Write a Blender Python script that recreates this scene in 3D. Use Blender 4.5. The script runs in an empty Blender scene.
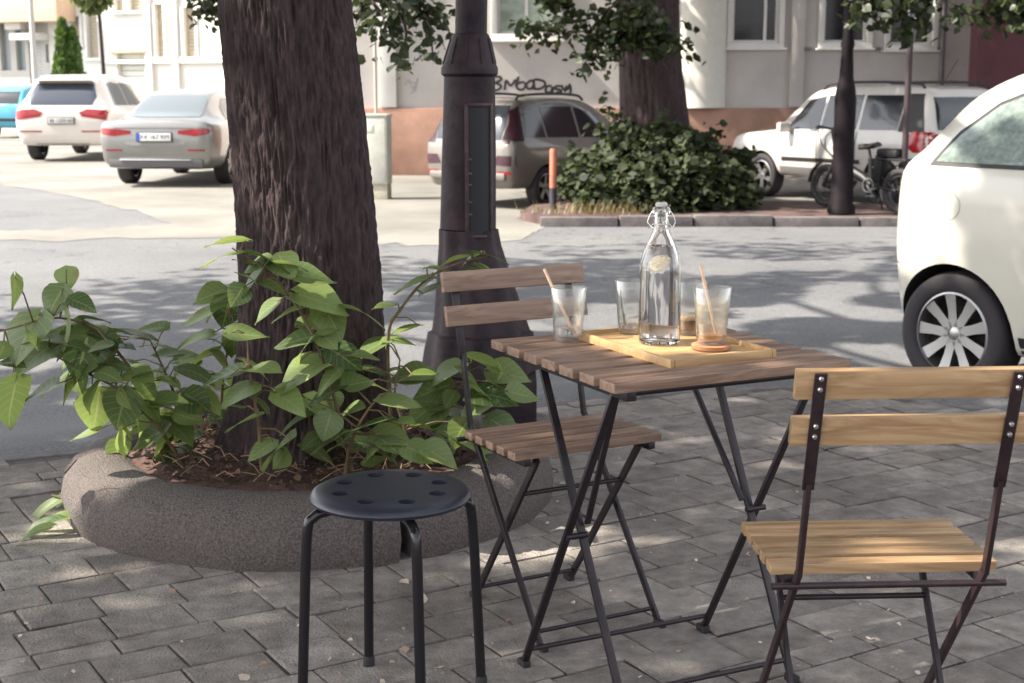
import bpy, bmesh, math, random
import numpy as np
from mathutils import Vector, Matrix, noise
from mathutils.bvhtree import BVHTree
R = math.radians
rnd = random.Random(7)
rng = np.random.default_rng(11)
scn = bpy.context.scene
COL = scn.collection

# ---------------------------------------------------------------- camera model
F, P, CH = 1439.0, .176, 1.245
cp, sp = math.cos(P), math.sin(P)
STREET = -.28


def W(px, py, z=None, Y=None):
    dv = 341.5 - py
    d = (px - 512, F * cp + dv * sp, -F * sp + dv * cp)
    t = (z - CH) / d[2] if z is not None else Y / d[1]
    return Vector((d[0] * t, d[1] * t, CH + d[2] * t))


cam = bpy.data.cameras.new('camera')
cam.sensor_width = 36
cam.lens = F / 1024 * 36
cam.clip_start, cam.clip_end = .05, 400
cam.dof.use_dof = True
cam.dof.focus_distance = 3.05
cam.dof.aperture_fstop = 9.0
co = bpy.data.objects.new('camera', cam)
co.location = (0, 0, CH)
co.rotation_euler = (math.pi / 2 - P, 0, 0)
COL.objects.link(co)
scn.camera = co

# ---------------------------------------------------------------- light
SE = R(46)
_h = Vector((-.993, -.12)).normalized()
SUN = Vector((_h.x * math.cos(SE), _h.y * math.cos(SE), math.sin(SE)))
w = bpy.data.worlds.new('World')
scn.world = w
w.use_nodes = True
nt = w.node_tree
sky = nt.nodes.new('ShaderNodeTexSky')
sky.sky_type = 'NISHITA'
sky.sun_disc = False
sky.sun_elevation = SE
sky.sun_rotation = math.atan2(SUN.x, SUN.y)
sky.dust_density = 2.0
hs = nt.nodes.new('ShaderNodeHueSaturation')
hs.inputs['Saturation'].default_value = .22
nt.links.new(sky.outputs[0], hs.inputs['Color'])
nt.links.new(hs.outputs[0], nt.nodes['Background'].inputs[0])
nt.nodes['Background'].inputs[1].default_value = .15
sl = bpy.data.lights.new('sun', 'SUN')
sl.energy = 4.2
sl.angle = R(.6)
sl.color = (1, .93, .8)
so = bpy.data.objects.new('sun', sl)
so.rotation_euler = SUN.to_track_quat('Z', 'Y').to_euler()
so.location = (-8, -6, 14)
COL.objects.link(so)
vs = scn.view_settings
vs.view_transform = 'Standard'
vs.look = 'None'
vs.exposure = 1.7
vs.gamma = 1
scn.cycles.max_bounces = 10
scn.cycles.transparent_max_bounces = 16
scn.cycles.sample_clamp_indirect = 6
scn.cycles.use_denoising = True

# ---------------------------------------------------------------- materials
MATS = {}


def mat(name, col, rough=.6, metal=0, var=0, vscale=8, bump=0, bscale=60, coat=0, trans=0, emis=None, spec=.5, island=0,
        stretch=(1, 1, 1), coord='Object', col2=None, detail=6):
    if name in MATS:
        return MATS[name]
    m = bpy.data.materials.new(name)
    m.use_nodes = True
    n, l = m.node_tree.nodes, m.node_tree.links
    b = n['Principled BSDF']
    b.inputs['Base Color'].default_value = (*col, 1)
    b.inputs['Roughness'].default_value = rough
    b.inputs['Metallic'].default_value = metal
    b.inputs['Specular IOR Level'].default_value = spec
    b.inputs['Coat Weight'].default_value = coat
    b.inputs['Coat Roughness'].default_value = .04
    tc = n.new('ShaderNodeTexCoord')
    mp = n.new('ShaderNodeMapping')
    mp.inputs['Scale'].default_value = stretch
    l.new(tc.outputs[coord], mp.inputs[0])
    last = None
    if var:
        t = n.new('ShaderNodeTexNoise')
        t.inputs['Scale'].default_value = vscale
        t.inputs['Detail'].default_value = detail
        t.inputs['Roughness'].default_value = .65
        l.new(mp.outputs[0], t.inputs[0])
        cr = n.new('ShaderNodeValToRGB')
        c2 = col2 or tuple(min(1, c * (1 + var)) for c in col)
        c1 = tuple(c * (1 - var) for c in col) if col2 is None else col
        cr.color_ramp.elements[0].position = .33
        cr.color_ramp.elements[1].position = .67
        cr.color_ramp.elements[0].color = (*c1, 1)
        cr.color_ramp.elements[1].color = (*c2, 1)
        l.new(t.outputs[0], cr.inputs[0])
        last = cr.outputs[0]
    if island:
        g = n.new('ShaderNodeNewGeometry')
        h = n.new('ShaderNodeHueSaturation')
        mr = n.new('ShaderNodeMapRange')
        mr.inputs['To Min'].default_value = 1 - island
        mr.inputs['To Max'].default_value = 1 + island
        l.new(g.outputs['Random Per Island'], mr.inputs[0])
        l.new(mr.outputs[0], h.inputs['Value'])
        if last:
            l.new(last, h.inputs['Color'])
        else:
            h.inputs['Color'].default_value = (*col, 1)
        last = h.outputs[0]
    if last:
        l.new(last, b.inputs['Base Color'])
    if bump:
        t2 = n.new('ShaderNodeTexNoise')
        t2.inputs['Scale'].default_value = bscale
        t2.inputs['Detail'].default_value = 5
        l.new(mp.outputs[0], t2.inputs[0])
        bp = n.new('ShaderNodeBump')
        bp.inputs['Strength'].default_value = bump
        bp.inputs['Distance'].default_value = .01
        l.new(t2.outputs[0], bp.inputs['Height'])
        l.new(bp.outputs[0], b.inputs['Normal'])
    if trans:
        b.inputs['Transmission Weight'].default_value = trans
        b.inputs['IOR'].default_value = 1.45
    if emis:
        b.inputs['Emission Color'].default_value = (*emis[0], 1)
        b.inputs['Emission Strength'].default_value = emis[1]
    MATS[name] = m
    return m


def leaf_mat(name, col, col2, transl=.45, rough=.45):
    m = mat(name, col, rough)
    n, l = m.node_tree.nodes, m.node_tree.links
    b = n['Principled BSDF']
    g = n.new('ShaderNodeNewGeometry')
    cr = n.new('ShaderNodeValToRGB')
    cr.color_ramp.elements[0].color = (*col, 1)
    cr.color_ramp.elements[1].color = (*col2, 1)
    l.new(g.outputs['Random Per Island'], cr.inputs[0])
    l.new(cr.outputs[0], b.inputs['Base Color'])
    t = n.new('ShaderNodeBsdfTranslucent')
    h = n.new('ShaderNodeHueSaturation')
    h.inputs['Value'].default_value = 1.5
    h.inputs['Hue'].default_value = .48
    h.inputs['Saturation'].default_value = 1.15
    l.new(cr.outputs[0], h.inputs['Color'])
    l.new(h.outputs[0], t.inputs['Color'])
    mx = n.new('ShaderNodeMixShader')
    mx.inputs[0].default_value = transl
    l.new(b.outputs[0], mx.inputs[1])
    l.new(t.outputs[0], mx.inputs[2])
    l.new(mx.outputs[0], n['Material Output'].inputs[0])
    return m


def wood_mat(name, dark, light, scale=1.0):
    m = mat(name, dark, .5)
    n, l = m.node_tree.nodes, m.node_tree.links
    b = n['Principled BSDF']
    tc = n.new('ShaderNodeTexCoord')
    g = n.new('ShaderNodeNewGeometry')
    ad = n.new('ShaderNodeVectorMath')
    ad.operation = 'MULTIPLY_ADD'
    cm = n.new('ShaderNodeCombineXYZ')
    for i in range(3):
        l.new(g.outputs['Random Per Island'], cm.inputs[i])
    ad.inputs[1].default_value = (7, 13, 5)
    l.new(cm.outputs[0], ad.inputs[0])
    l.new(tc.outputs['Object'], ad.inputs[2])
    mp = n.new('ShaderNodeMapping')
    mp.inputs['Scale'].default_value = (3 * scale, 26 * scale, 26 * scale)
    l.new(ad.outputs[0], mp.inputs[0])
    t = n.new('ShaderNodeTexNoise')
    t.inputs['Scale'].default_value = 1.6
    t.inputs['Detail'].default_value = 7
    t.inputs['Roughness'].default_value = .6
    t.inputs['Distortion'].default_value = 1.1
    l.new(mp.outputs[0], t.inputs[0])
    cr = n.new('ShaderNodeValToRGB')
    cr.color_ramp.elements[0].position = .36
    cr.color_ramp.elements[1].position = .66
    cr.color_ramp.elements[0].color = (*dark, 1)
    cr.color_ramp.elements[1].color = (*light, 1)
    l.new(t.outputs[0], cr.inputs[0])
    h = n.new('ShaderNodeHueSaturation')
    mr = n.new('ShaderNodeMapRange')
    mr.inputs['To Min'].default_value = .78
    mr.inputs['To Max'].default_value = 1.2
    l.new(g.outputs['Random Per Island'], mr.inputs[0])
    l.new(mr.outputs[0], h.inputs['Value'])
    l.new(cr.outputs[0], h.inputs['Color'])
    l.new(h.outputs[0], b.inputs['Base Color'])
    bp = n.new('ShaderNodeBump')
    bp.inputs['Strength'].default_value = .25
    bp.inputs['Distance'].default_value = .003
    l.new(t.outputs[0], bp.inputs['Height'])
    l.new(bp.outputs[0], b.inputs['Normal'])
    return m


IRON = mat('dark_steel', (.022, .016, .02), .38, .3, var=.3, vscale=30)
IRON_R = mat('plum_steel', (.032, .018, .021), .42, .3, var=.3, vscale=30)
CASTIRON = mat('cast_iron_paint', (.026, .016, .02), .6, .0, var=.6, vscale=9, bump=.3, bscale=40, spec=.22)
BLACKPAINT = mat('black_seat_paint', (.020, .021, .033), .36, 0, var=.15, vscale=30, bump=.05, bscale=300)
BLACKTUBE = mat('black_tube', (.01, .009, .011), .2, .0)
RUBBER = mat('black_rubber', (.012, .011, .013), .7)
WOOD_T = wood_mat('brown_acacia', (.15, .085, .058), (.31, .2, .14))
WOOD_R = wood_mat('sunlit_tone_acacia', (.23, .135, .066), (.42, .275, .15))  # same wood as the table, sunlight put into a lighter tone
WOOD_TRAY = wood_mat('bamboo_tray', (.34, .2, .09), (.48, .31, .15), .8)
SCREW = mat('screw_steel', (.7, .68, .66), .35, 1)
GLASS = mat('clear_glass', (1, 1, 1), 0.0, trans=1)
WATER = mat('water', (1, 1, 1), 0.0, trans=1)
WATER.node_tree.nodes['Principled BSDF'].inputs['IOR'].default_value = 1.33
TYRE = mat('tyre_rubber', (.024, .02, .023), .75, bump=.3, bscale=80)
ALLOY = mat('alloy_rim', (.36, .355, .35), .38, .9)
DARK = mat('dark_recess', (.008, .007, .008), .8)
CARGLASS = mat('tinted_car_glass', (.018, .02, .025), .08, 0, coat=.15, spec=.6)
CARGLASS_L = mat('pale_car_glass', (.10, .12, .13), .06, 0, coat=.5, spec=.7)
CARGLASS_M = mat('dusky_car_glass', (.035, .042, .06), .07, 0, coat=.3, spec=.6)
REDLAMP = mat('red_lamp_lens', (.27, .008, .012), .2, coat=.4, var=.35, vscale=14)
TRIM = mat('black_car_trim', (.02, .018, .02), .55)
CHROME = mat('chrome', (.75, .75, .75), .12, 1)
PLATE = mat('plate_white', (.75, .75, .72), .5)
PLATEBLUE = mat('plate_blue', (.03, .08, .45), .5)
PLATEINK = mat('plate_ink', (.03, .03, .04), .5)


# ---------------------------------------------------------------- helpers
class MB:
    def __init__(s):
        s.bm = bmesh.new()

    def box(s, c, size, rot=None, bevel=0):
        r = bmesh.ops.create_cube(s.bm, size=1)
        vs_ = r['verts']
        M = Matrix.Translation(c) @ (rot.to_4x4() if rot else Matrix.Identity(4)) @ Matrix.Diagonal((*size, 1))
        bmesh.ops.transform(s.bm, matrix=M, verts=vs_)
        if bevel:
            es = list({e for v in vs_ for e in v.link_edges})
            bmesh.ops.bevel(s.bm, geom=es, offset=bevel, segments=2, profile=.6, affect='EDGES')
        return s

    def bar(s, a, b, wd, th, up=(0, 0, 1), bevel=.001):
        a, b = Vector(a), Vector(b)
        d = (b - a)
        L = d.length
        x = d.normalized()
        y = Vector(up).cross(x)
        if y.length < 1e-4:
            y = Vector((1, 0, 0)).cross(x)
        y.normalize()
        z = x.cross(y)
        rot = Matrix((x, y, z)).transposed()
        return s.box((a + b) / 2, (L, wd, th), rot, bevel)

    def tube(s, pts, rad, n=12, caps=True):
        pts = [Vector(p) for p in pts]
        rads = rad if isinstance(rad, (list, tuple)) else [rad] * len(pts)
        rings = []
        prev = None
        for i, p in enumerate(pts):
            d = (pts[min(i + 1, len(pts) - 1)] - pts[max(i - 1, 0)])
            if d.length < 1e-9:
                d = Vector((0, 0, 1))
            d.normalize()
            if prev is None:
                a = Vector((0, 0, 1)) if abs(d.z) < .9 else Vector((1, 0, 0))
                u = d.cross(a).normalized()
            else:
                u = (prev - d * prev.dot(d)).normalized()
            prev = u
            v = d.cross(u)
            rings.append([s.bm.verts.new(p + (u * math.cos(2 * math.pi * k / n) + v * math.sin(2 * math.pi * k / n)) * rads[i])
                          for k in range(n)])
        for i in range(len(rings) - 1):
            for k in range(n):
                s.bm.faces.new((rings[i][k], rings[i][(k + 1) % n], rings[i + 1][(k + 1) % n], rings[i + 1][k]))
        if caps:
            s.bm.faces.new(rings[0][::-1])
            s.bm.faces.new(rings[-1])
        return s

    def lathe(s, prof, n=48, M=None, closed=False, cap=False):
        M = M or Matrix.Identity(4)
        rings = []
        for (r, z) in prof:
            if r < 1e-6:
                rings.append([s.bm.verts.new(M @ Vector((0, 0, z)))])
            else:
                rings.append([s.bm.verts.new(M @ Vector((r * math.cos(2 * math.pi * k / n), r * math.sin(2 * math.pi * k / n), z)))
                              for k in range(n)])
        prs = list(zip(rings[:-1], rings[1:])) + ([(rings[-1], rings[0])] if closed else [])
        for A, B in prs:
            for k in range(n):
                j = (k + 1) % n
                if len(A) == 1 and len(B) == 1:
                    continue
                if len(A) == 1:
                    s.bm.faces.new((A[0], B[j], B[k]))
                elif len(B) == 1:
                    s.bm.faces.new((A[k], A[j], B[0]))
                else:
                    s.bm.faces.new((A[k], A[j], B[j], B[k]))
        return s

    def loft(s, rings, cap=True, closed=True):
        rr = [[s.bm.verts.new(p) for p in r] for r in rings]
        n = len(rr[0])
        for A, B in zip(rr[:-1], rr[1:]):
            for k in range(n if closed else n - 1):
                j = (k + 1) % n
                s.bm.faces.new((A[k], A[j], B[j], B[k]))
        if cap:
            s.bm.faces.new(rr[0][::-1])
            s.bm.faces.new(rr[-1])
        return s

    def prism(s, poly, M, depth):
        """poly 2D in M's xy plane, extruded along M's z by depth"""
        a = [s.bm.verts.new(M @ Vector((x, y, 0))) for x, y in poly]
        b = [s.bm.verts.new(M @ Vector((x, y, depth))) for x, y in poly]
        n = len(poly)
        s.bm.faces.new(a[::-1])
        s.bm.faces.new(b)
        for k in range(n):
            j = (k + 1) % n
            s.bm.faces.new((a[k], a[j], b[j], b[k]))
        return s

    def build(s, name, m, parent=None, smooth=True, angle=40, loc=None, rotz=0):
        bmesh.ops.recalc_face_normals(s.bm, faces=s.bm.faces[:])
        me = bpy.data.meshes.new(name)
        s.bm.to_mesh(me)
        s.bm.free()
        return link(name, me, m, parent, smooth, angle, loc, rotz)


def link(name, me, m, parent=None, smooth=True, angle=40, loc=None, rotz=0):
    for mm in (m if isinstance(m, (list, tuple)) else [m]):
        me.materials.append(mm)
    if smooth:
        me.polygons.foreach_set('use_smooth', [True] * len(me.polygons))
        if angle < 180:
            me.set_sharp_from_angle(angle=R(angle))
    o = bpy.data.objects.new(name, me)
    COL.objects.link(o)
    if parent:
        o.parent = parent
    if loc:
        o.location = loc
    o.rotation_euler.z = rotz
    return o


def tag(o, label=None, cat=None, group=None, kind=None):
    for k, v in (('label', label), ('category', cat), ('group', group), ('kind', kind)):
        if v:
            o[k] = v
    return o


def thing(name, label, cat, loc=(0, 0, 0), rotz=0, group=None):
    o = bpy.data.objects.new(name, None)
    o.empty_display_size = .1
    COL.objects.link(o)
    o.location = loc
    o.rotation_euler.z = rotz
    return tag(o, label, cat, group)


def np_mesh(name, verts, faces, m, parent=None, smooth=True, angle=180):
    me = bpy.data.meshes.new(name)
    me.from_pydata(verts.tolist() if hasattr(verts, 'tolist') else verts, [], faces.tolist() if hasattr(faces, 'tolist') else faces)
    me.update()
    return link(name, me, m, parent, smooth, angle)


def catmull(pts, sub):
    pts = [np.array(p, float) for p in pts]
    out = []
    n = len(pts)
    for i in range(n - 1):
        p0 = pts[i - 1] if i else 2 * pts[0] - pts[1]
        p1, p2 = pts[i], pts[i + 1]
        p3 = pts[i + 2] if i + 2 < n else 2 * pts[-1] - pts[-2]
        for k in range(sub):
            t = k / sub
            out.append(.5 * (2 * p1 + (p2 - p0) * t + (2 * p0 - 5 * p1 + 4 * p2 - p3) * t * t + (3 * p1 - p0 - 3 * p2 + p3) * t ** 3))
    out.append(pts[-1])
    return out


def rz(v, a):
    c, s_ = math.cos(a), math.sin(a)
    return Vector((v[0] * c - v[1] * s_, v[0] * s_ + v[1] * c, v[2] if len(v) > 2 else 0))


# ---------------------------------------------------------------- ground
KERB = [Vector((-60, -21.4)), Vector((-1.743, 4.755)), Vector((.75, 5.876)), Vector((1.2, 5.95)), Vector((1.6, 5.72)),
        Vector((1.984, 5.44)), Vector((3.2, 5.1)), Vector((9, 7.7)), Vector((60, 30.6))]


def beyond(x, y):
    """signed distance beyond the pavement edge (positive = on the street)"""
    best = 1e9
    for a, b in zip(KERB[:-1], KERB[1:]):
        d = b - a
        t = max(0, min(1, ((x - a.x) * d.x + (y - a.y) * d.y) / d.length_squared))
        q = a + d * t
        dd = math.hypot(x - q.x, y - q.y)
        if dd < best:
            best = dd
            sgn = 1 if d.x * (y - a.y) - d.y * (x - a.x) > 0 else -1
    return best * sgn


def street_z(x, y):
    d = beyond(x, y)
    t = max(0, min(1, d / 1.9))
    return -.006 + (STREET + .006) * (t * t * (3 - 2 * t)) if d > 0 else -.006


def asphalt_mat():
    m = mat('street_asphalt', (.1, .1, .105), .85)
    n, l = m.node_tree.nodes, m.node_tree.links
    b = n['Principled BSDF']
    tc = n.new('ShaderNodeTexCoord')
    big = n.new('ShaderNodeTexNoise')
    big.inputs['Scale'].default_value = .55
    big.inputs['Detail'].default_value = 8
    big.inputs['Roughness'].default_value = .62
    fine = n.new('ShaderNodeTexNoise')
    fine.inputs['Scale'].default_value = 70
    fine.inputs['Detail'].default_value = 8
    fine.inputs['Roughness'].default_value = .75
    l.new(tc.outputs['Object'], big.inputs[0])
    l.new(tc.outputs['Object'], fine.inputs[0])
    c1 = n.new('ShaderNodeValToRGB')
    c1.color_ramp.elements[0].position = .3
    c1.color_ramp.elements[1].position = .7
    c1.color_ramp.elements[0].color = (.108, .109, .118, 1)
    c1.color_ramp.elements[1].color = (.165, .164, .168, 1)
    l.new(big.outputs[0], c1.inputs[0])
    c2 = n.new('ShaderNodeValToRGB')
    c2.color_ramp.elements[0].position = .35
    c2.color_ramp.elements[1].position = .68
    c2.color_ramp.elements[0].color = (.5, .5, .5, 1)
    c2.color_ramp.elements[1].color = (1.4, 1.4, 1.4, 1)
    l.new(fine.outputs[0], c2.inputs[0])
    mx = n.new('ShaderNodeMix')
    mx.data_type = 'RGBA'
    mx.blend_type = 'MULTIPLY'
    mx.inputs[0].default_value = 1
    l.new(c1.outputs[0], mx.inputs[6])
    l.new(c2.outputs[0], mx.inputs[7])
    # cracks
    v = n.new('ShaderNodeTexVoronoi')
    v.feature = 'DISTANCE_TO_EDGE'
    v.inputs['Scale'].default_value = .33
    dn = n.new('ShaderNodeTexNoise')
    dn.inputs['Scale'].default_value = 2.5
    dn.inputs['Detail'].default_value = 5
    l.new(tc.outputs['Object'], dn.inputs[0])
    va = n.new('ShaderNodeVectorMath')
    va.operation = 'ADD'
    l.new(tc.outputs['Object'], va.inputs[0])
    l.new(dn.outputs['Color'], va.inputs[1])
    l.new(va.outputs[0], v.inputs[0])
    c3 = n.new('ShaderNodeValToRGB')
    c3.color_ramp.elements[0].position = .0
    c3.color_ramp.elements[1].position = .006
    c3.color_ramp.elements[0].color = (.55, .55, .55, 1)
    c3.color_ramp.elements[1].color = (1, 1, 1, 1)
    l.new(v.outputs[0], c3.inputs[0])
    m2 = n.new('ShaderNodeMix')
    m2.data_type = 'RGBA'
    m2.blend_type = 'MULTIPLY'
    m2.inputs[0].default_value = 1
    l.new(mx.outputs[2], m2.inputs[6])
    l.new(c3.outputs[0], m2.inputs[7])
    l.new(m2.outputs[2], b.inputs['Base Color'])
    bp = n.new('ShaderNodeBump')
    bp.inputs['Strength'].default_value = .5
    bp.inputs['Distance'].default_value = .006
    l.new(fine.outputs[0], bp.inputs['Height'])
    l.new(bp.outputs[0], b.inputs['Normal'])
    return m


def build_ground():
    # one sheet: fine near, coarse far
    xs = sorted(set([-120, -80, -50, -35, -25, -18] + [round(-14 + .4 * i, 2) for i in range(71)] + [18, 25, 40, 70, 120]))
    ys = sorted(set([-40, -20, -10, -4, -1] + [round(.5 + .35 * i, 2) for i in range(40)] + [15.5, 17, 19, 22, 26, 30, 36, 45, 60, 90, 140]))
    vv = [(x, y, street_z(x, y) - (.03 if beyond(x, y) < -.05 else 0)) for y in ys for x in xs]
    nx = len(xs)
    ff = [(j * nx + i, j * nx + i + 1, (j + 1) * nx + i + 1, (j + 1) * nx + i) for j in range(len(ys) - 1) for i in range(nx - 1)]
    g = np_mesh('street', vv, ff, asphalt_mat())
    tag(g, 'grey asphalt street running behind the cafe pavement', 'street', kind='structure')

    # joint sand bed under the pavers
    bedm = mat('joint_sand', (.085, .07, .065), .95, var=.4, vscale=60)
    mb = MB()
    vsx = [mb.bm.verts.new((k.x, k.y, -.004)) for k in KERB] + [mb.bm.verts.new((60, -60, -.004)), mb.bm.verts.new((-60, -60, -.004))]
    mb.bm.faces.new(vsx)
    bed = mb.build('pavement_bed', bedm)
    tag(bed, 'dark sand showing in the joints between grey pavers', 'paving joints', kind='structure')

    # pavers, running bond, rows turned 31 degrees
    verts, faces = [], []
    A = R(31)
    v = -3.6
    row = 0
    ca, sa = math.cos(A), math.sin(A)
    while v < 6.4:
        h = .152 if (row * 7919 % 11) not in (3, 8) else .09
        u = -4.0 + rnd.random() * .3
        while u < 9.5:
            L = rnd.choice([.19, .19, .2, .235, .24, .18])
            cx, cy = u + L / 2, v + h / 2
            X, Y = cx * ca - cy * sa, cx * sa + cy * ca
            if Y > 1.4 and abs(X) < Y * .55 + 1.0 and beyond(X, Y) < -.06:
                g1 = .002 + rnd.random() * .002
                top = .0 + rnd.gauss(0, .0016)
                tl, tw = rnd.gauss(0, .0045), rnd.gauss(0, .0045)
                yaw = rnd.gauss(0, .007)
                b_ = .004
                base = len(verts)
                hx, hy = L / 2 - g1, h / 2 - g1
                for inset, dz in ((0, -.006), (0, -.0015), (b_, .0)):
                    for sx, sy in ((-1, -1), (1, -1), (1, 1), (-1, 1)):
                        lx, ly = sx * (hx - inset), sy * (hy - inset)
                        lx += rnd.gauss(0, .0012)
                        ly += rnd.gauss(0, .0012)
                        zz = top + dz + lx * tl + ly * tw + .002
                        lx, ly = lx - ly * yaw + cx, ly + lx * yaw + cy
                        verts.append((lx * ca - ly * sa, lx * sa + ly * ca, zz))
                for q in (0, 4):
                    for k in range(4):
                        faces.append((base + q + k, base + q + (k + 1) % 4, base + q + 4 + (k + 1) % 4, base + q + 4 + k))
                faces.append((base + 8, base + 9, base + 10, base + 11))
            u += L
        v += h
        row += 1
    pm = mat('concrete_paver', (.226, .203, .187), .92, var=.34, vscale=14, bump=.8, bscale=140, island=.2, detail=10)
    n, l = pm.node_tree.nodes, pm.node_tree.links
    hsv = next(x for x in n if x.type == 'HUE_SAT')
    tc = n.new('ShaderNodeTexCoord')
    t1 = n.new('ShaderNodeTexNoise')
    t1.inputs['Scale'].default_value = 1.7
    t1.inputs['Detail'].default_value = 9
    t1.inputs['Roughness'].default_value = .7
    l.new(tc.outputs['Object'], t1.inputs[0])
    rp = n.new('ShaderNodeValToRGB')
    rp.color_ramp.elements[0].position = .36
    rp.color_ramp.elements[1].position = .62
    rp.color_ramp.elements[0].color = (.7, .665, .645, 1)
    rp.color_ramp.elements[1].color = (1.12, 1.12, 1.1, 1)
    l.new(t1.outputs[0], rp.inputs[0])
    mm = n.new('ShaderNodeMix')
    mm.data_type = 'RGBA'
    mm.blend_type = 'MULTIPLY'
    mm.inputs[0].default_value = 1
    l.new(hsv.outputs[0], mm.inputs[6])
    l.new(rp.outputs[0], mm.inputs[7])
    l.new(mm.outputs[2], n['Principled BSDF'].inputs['Base Color'])
    pv = np_mesh('pavement', verts, faces, pm, smooth=False)
    tag(pv, 'grey rectangular concrete pavers laid in diagonal rows', 'pavement', kind='structure')

    # dark flush edging stones along the pavement edge
    mb = MB()
    for a, b in zip(KERB[1:-2], KERB[2:-1]):
        d = (b - a).normalized()
        L = (b - a).length
        n_ = max(1, round(L / .8))
        nrm = Vector((d.y, -d.x))
        for i in range(n_):
            p, q = a + d * (L * i / n_ + .004), a + d * (L * (i + 1) / n_ - .004)
            c = (p + q) / 2 + nrm * .03
            mb.bar((p.x + nrm.x * .03, p.y + nrm.y * .03, -.05), (q.x + nrm.x * .03, q.y + nrm.y * .03, -.05), .055, .104, bevel=.006)
    k = mb.build('kerb', mat('edging_stone', (.13, .12, .12), .9, var=.35, vscale=12, bump=.4, bscale=90), smooth=False)
    tag(k, 'narrow flush edging stones where the pavers meet the asphalt', 'kerb', kind='structure')

    # pale concrete of side street and forecourt, sunlight put into its colour
    pxl = [(-160, 176), (0, 184), (90, 200), (172, 223), (100, 228.5), (0, 230), (-160, 231), (-160, 243), (0, 240), (200, 238), (330, 241), (450, 246), (520, 240), (548, 226)]
    mb = MB()
    edge_ = [W(a, b, z=STREET + .004) for a, b in pxl]
    pp = []
    re_ = random.Random(8)
    for a, b in zip(edge_[:-1], edge_[1:]):
        for k in range(9):
            q = a.lerp(b, k / 9)
            pp.append(q + Vector((0, re_.gauss(0, .09 if k else 0), 0)))
    pp = pp + [edge_[-1]] + [Vector((.05, 16.6, STREET + .004)), Vector((.2, 17.7, STREET + .004)), Vector((1, 18.25, STREET + .004)), Vector((3.2, 18.3, STREET + .004)), Vector((4.3, 17.85, STREET + .004)),
                                                           Vector((60, 17.7, STREET + .004)), Vector((60, 90, STREET + .004)), Vector((-60, 90, STREET + .004)), Vector((-60, 40, STREET + .004))]
    mb.bm.faces.new([mb.bm.verts.new(p) for p in pp])
    sd = mb.build('sunlit_side_street', mat('sunlit_tone_concrete', (.175, .165, .148), .9, var=.28, vscale=.5, bump=.3, bscale=60, detail=9), smooth=False)
    tag(sd, 'pale concrete of the side street under the parked cars, sunlight put into its colour', 'side street', kind='structure')

    # island across the street with kerb stones
    zt = STREET + .095
    mb = MB()
    rr = random.Random(3)
    outline = [(.35, 15.9), (.1, 16.5), (.25, 17.6), (1.0, 18.15), (3.2, 18.2), (4.3, 17.75), (10, 17.6), (10, 15.9)]
    o_v = [mb.bm.verts.new((x, y, zt)) for x, y in outline]
    lo_v = [mb.bm.verts.new((x, y, STREET - .02)) for x, y in outline]
    mb.bm.faces.new(o_v)
    for i in range(len(outline)):
        j = (i + 1) % len(outline)
        mb.bm.faces.new((o_v[i], o_v[j], lo_v[j], lo_v[i]))
    isl = mb.build('far_pavement', mat('island_soil', (.085, .05, .045), .95, var=.45, vscale=5, bump=.6, bscale=30), smooth=False)
    tag(isl, 'reddish worn pavement island across the street', 'pavement', kind='structure')
    mb = MB()
    x = .3
    while x < 10:
        L = .8 + rr.random() * .3
        mb.box((x + L / 2, 15.83 + rr.gauss(0, .008), STREET + .02 + rr.gauss(0, .006)), (L - .02, .16, .17),
               Matrix.Rotation(rr.gauss(0, .008), 3, 'Z'), .015)
        x += L
    k2 = mb.build('far_kerb', mat('far_kerb_stone', (.115, .1, .1), .9, var=.4, vscale=4, bump=.3, bscale=30))
    tag(k2, 'worn kerb stones along the island across the street', 'kerb', kind='structure')


build_ground()


# ---------------------------------------------------------------- leaves
def basis(d, nrm):
    d = d / np.linalg.norm(d, axis=-1, keepdims=True)
    s_ = np.cross(d, nrm)
    s_ /= (np.linalg.norm(s_, axis=-1, keepdims=True) + 1e-9)
    n2 = np.cross(s_, d)
    return s_, d, n2


T6 = np.array([(0, 0, 0), (-.42, .28, .06), (-.36, .62, .05), (0, 1, -.06), (.36, .62, .05), (.42, .28, .06)])
F6 = [(0, 3, 2, 1), (0, 5, 4, 3)]


def leaves6(pos, d, nrm, size):
    s_, d, n2 = basis(d, nrm)
    V = pos[:, None, :] + size[:, None, None] * (T6[None, :, 0, None] * s_[:, None, :] + T6[None, :, 1, None] * d[:, None, :]
                                                 + T6[None, :, 2, None] * n2[:, None, :])
    n = len(pos)
    idx = (np.arange(n) * 6)[:, None]
    Fc = np.concatenate([idx + np.array(F6[0])[None], idx + np.array(F6[1])[None]])
    return V.reshape(-1, 3), Fc


def rand_dirs(n, up=.8, droop=.35):
    a = rng.uniform(0, 2 * np.pi, n)
    d = np.stack([np.cos(a), np.sin(a), -droop + rng.normal(0, .3, n)], -1)
    nr = np.stack([rng.normal(0, .45, n), rng.normal(0, .45, n), np.full(n, up)], -1)
    return d, nr


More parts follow.
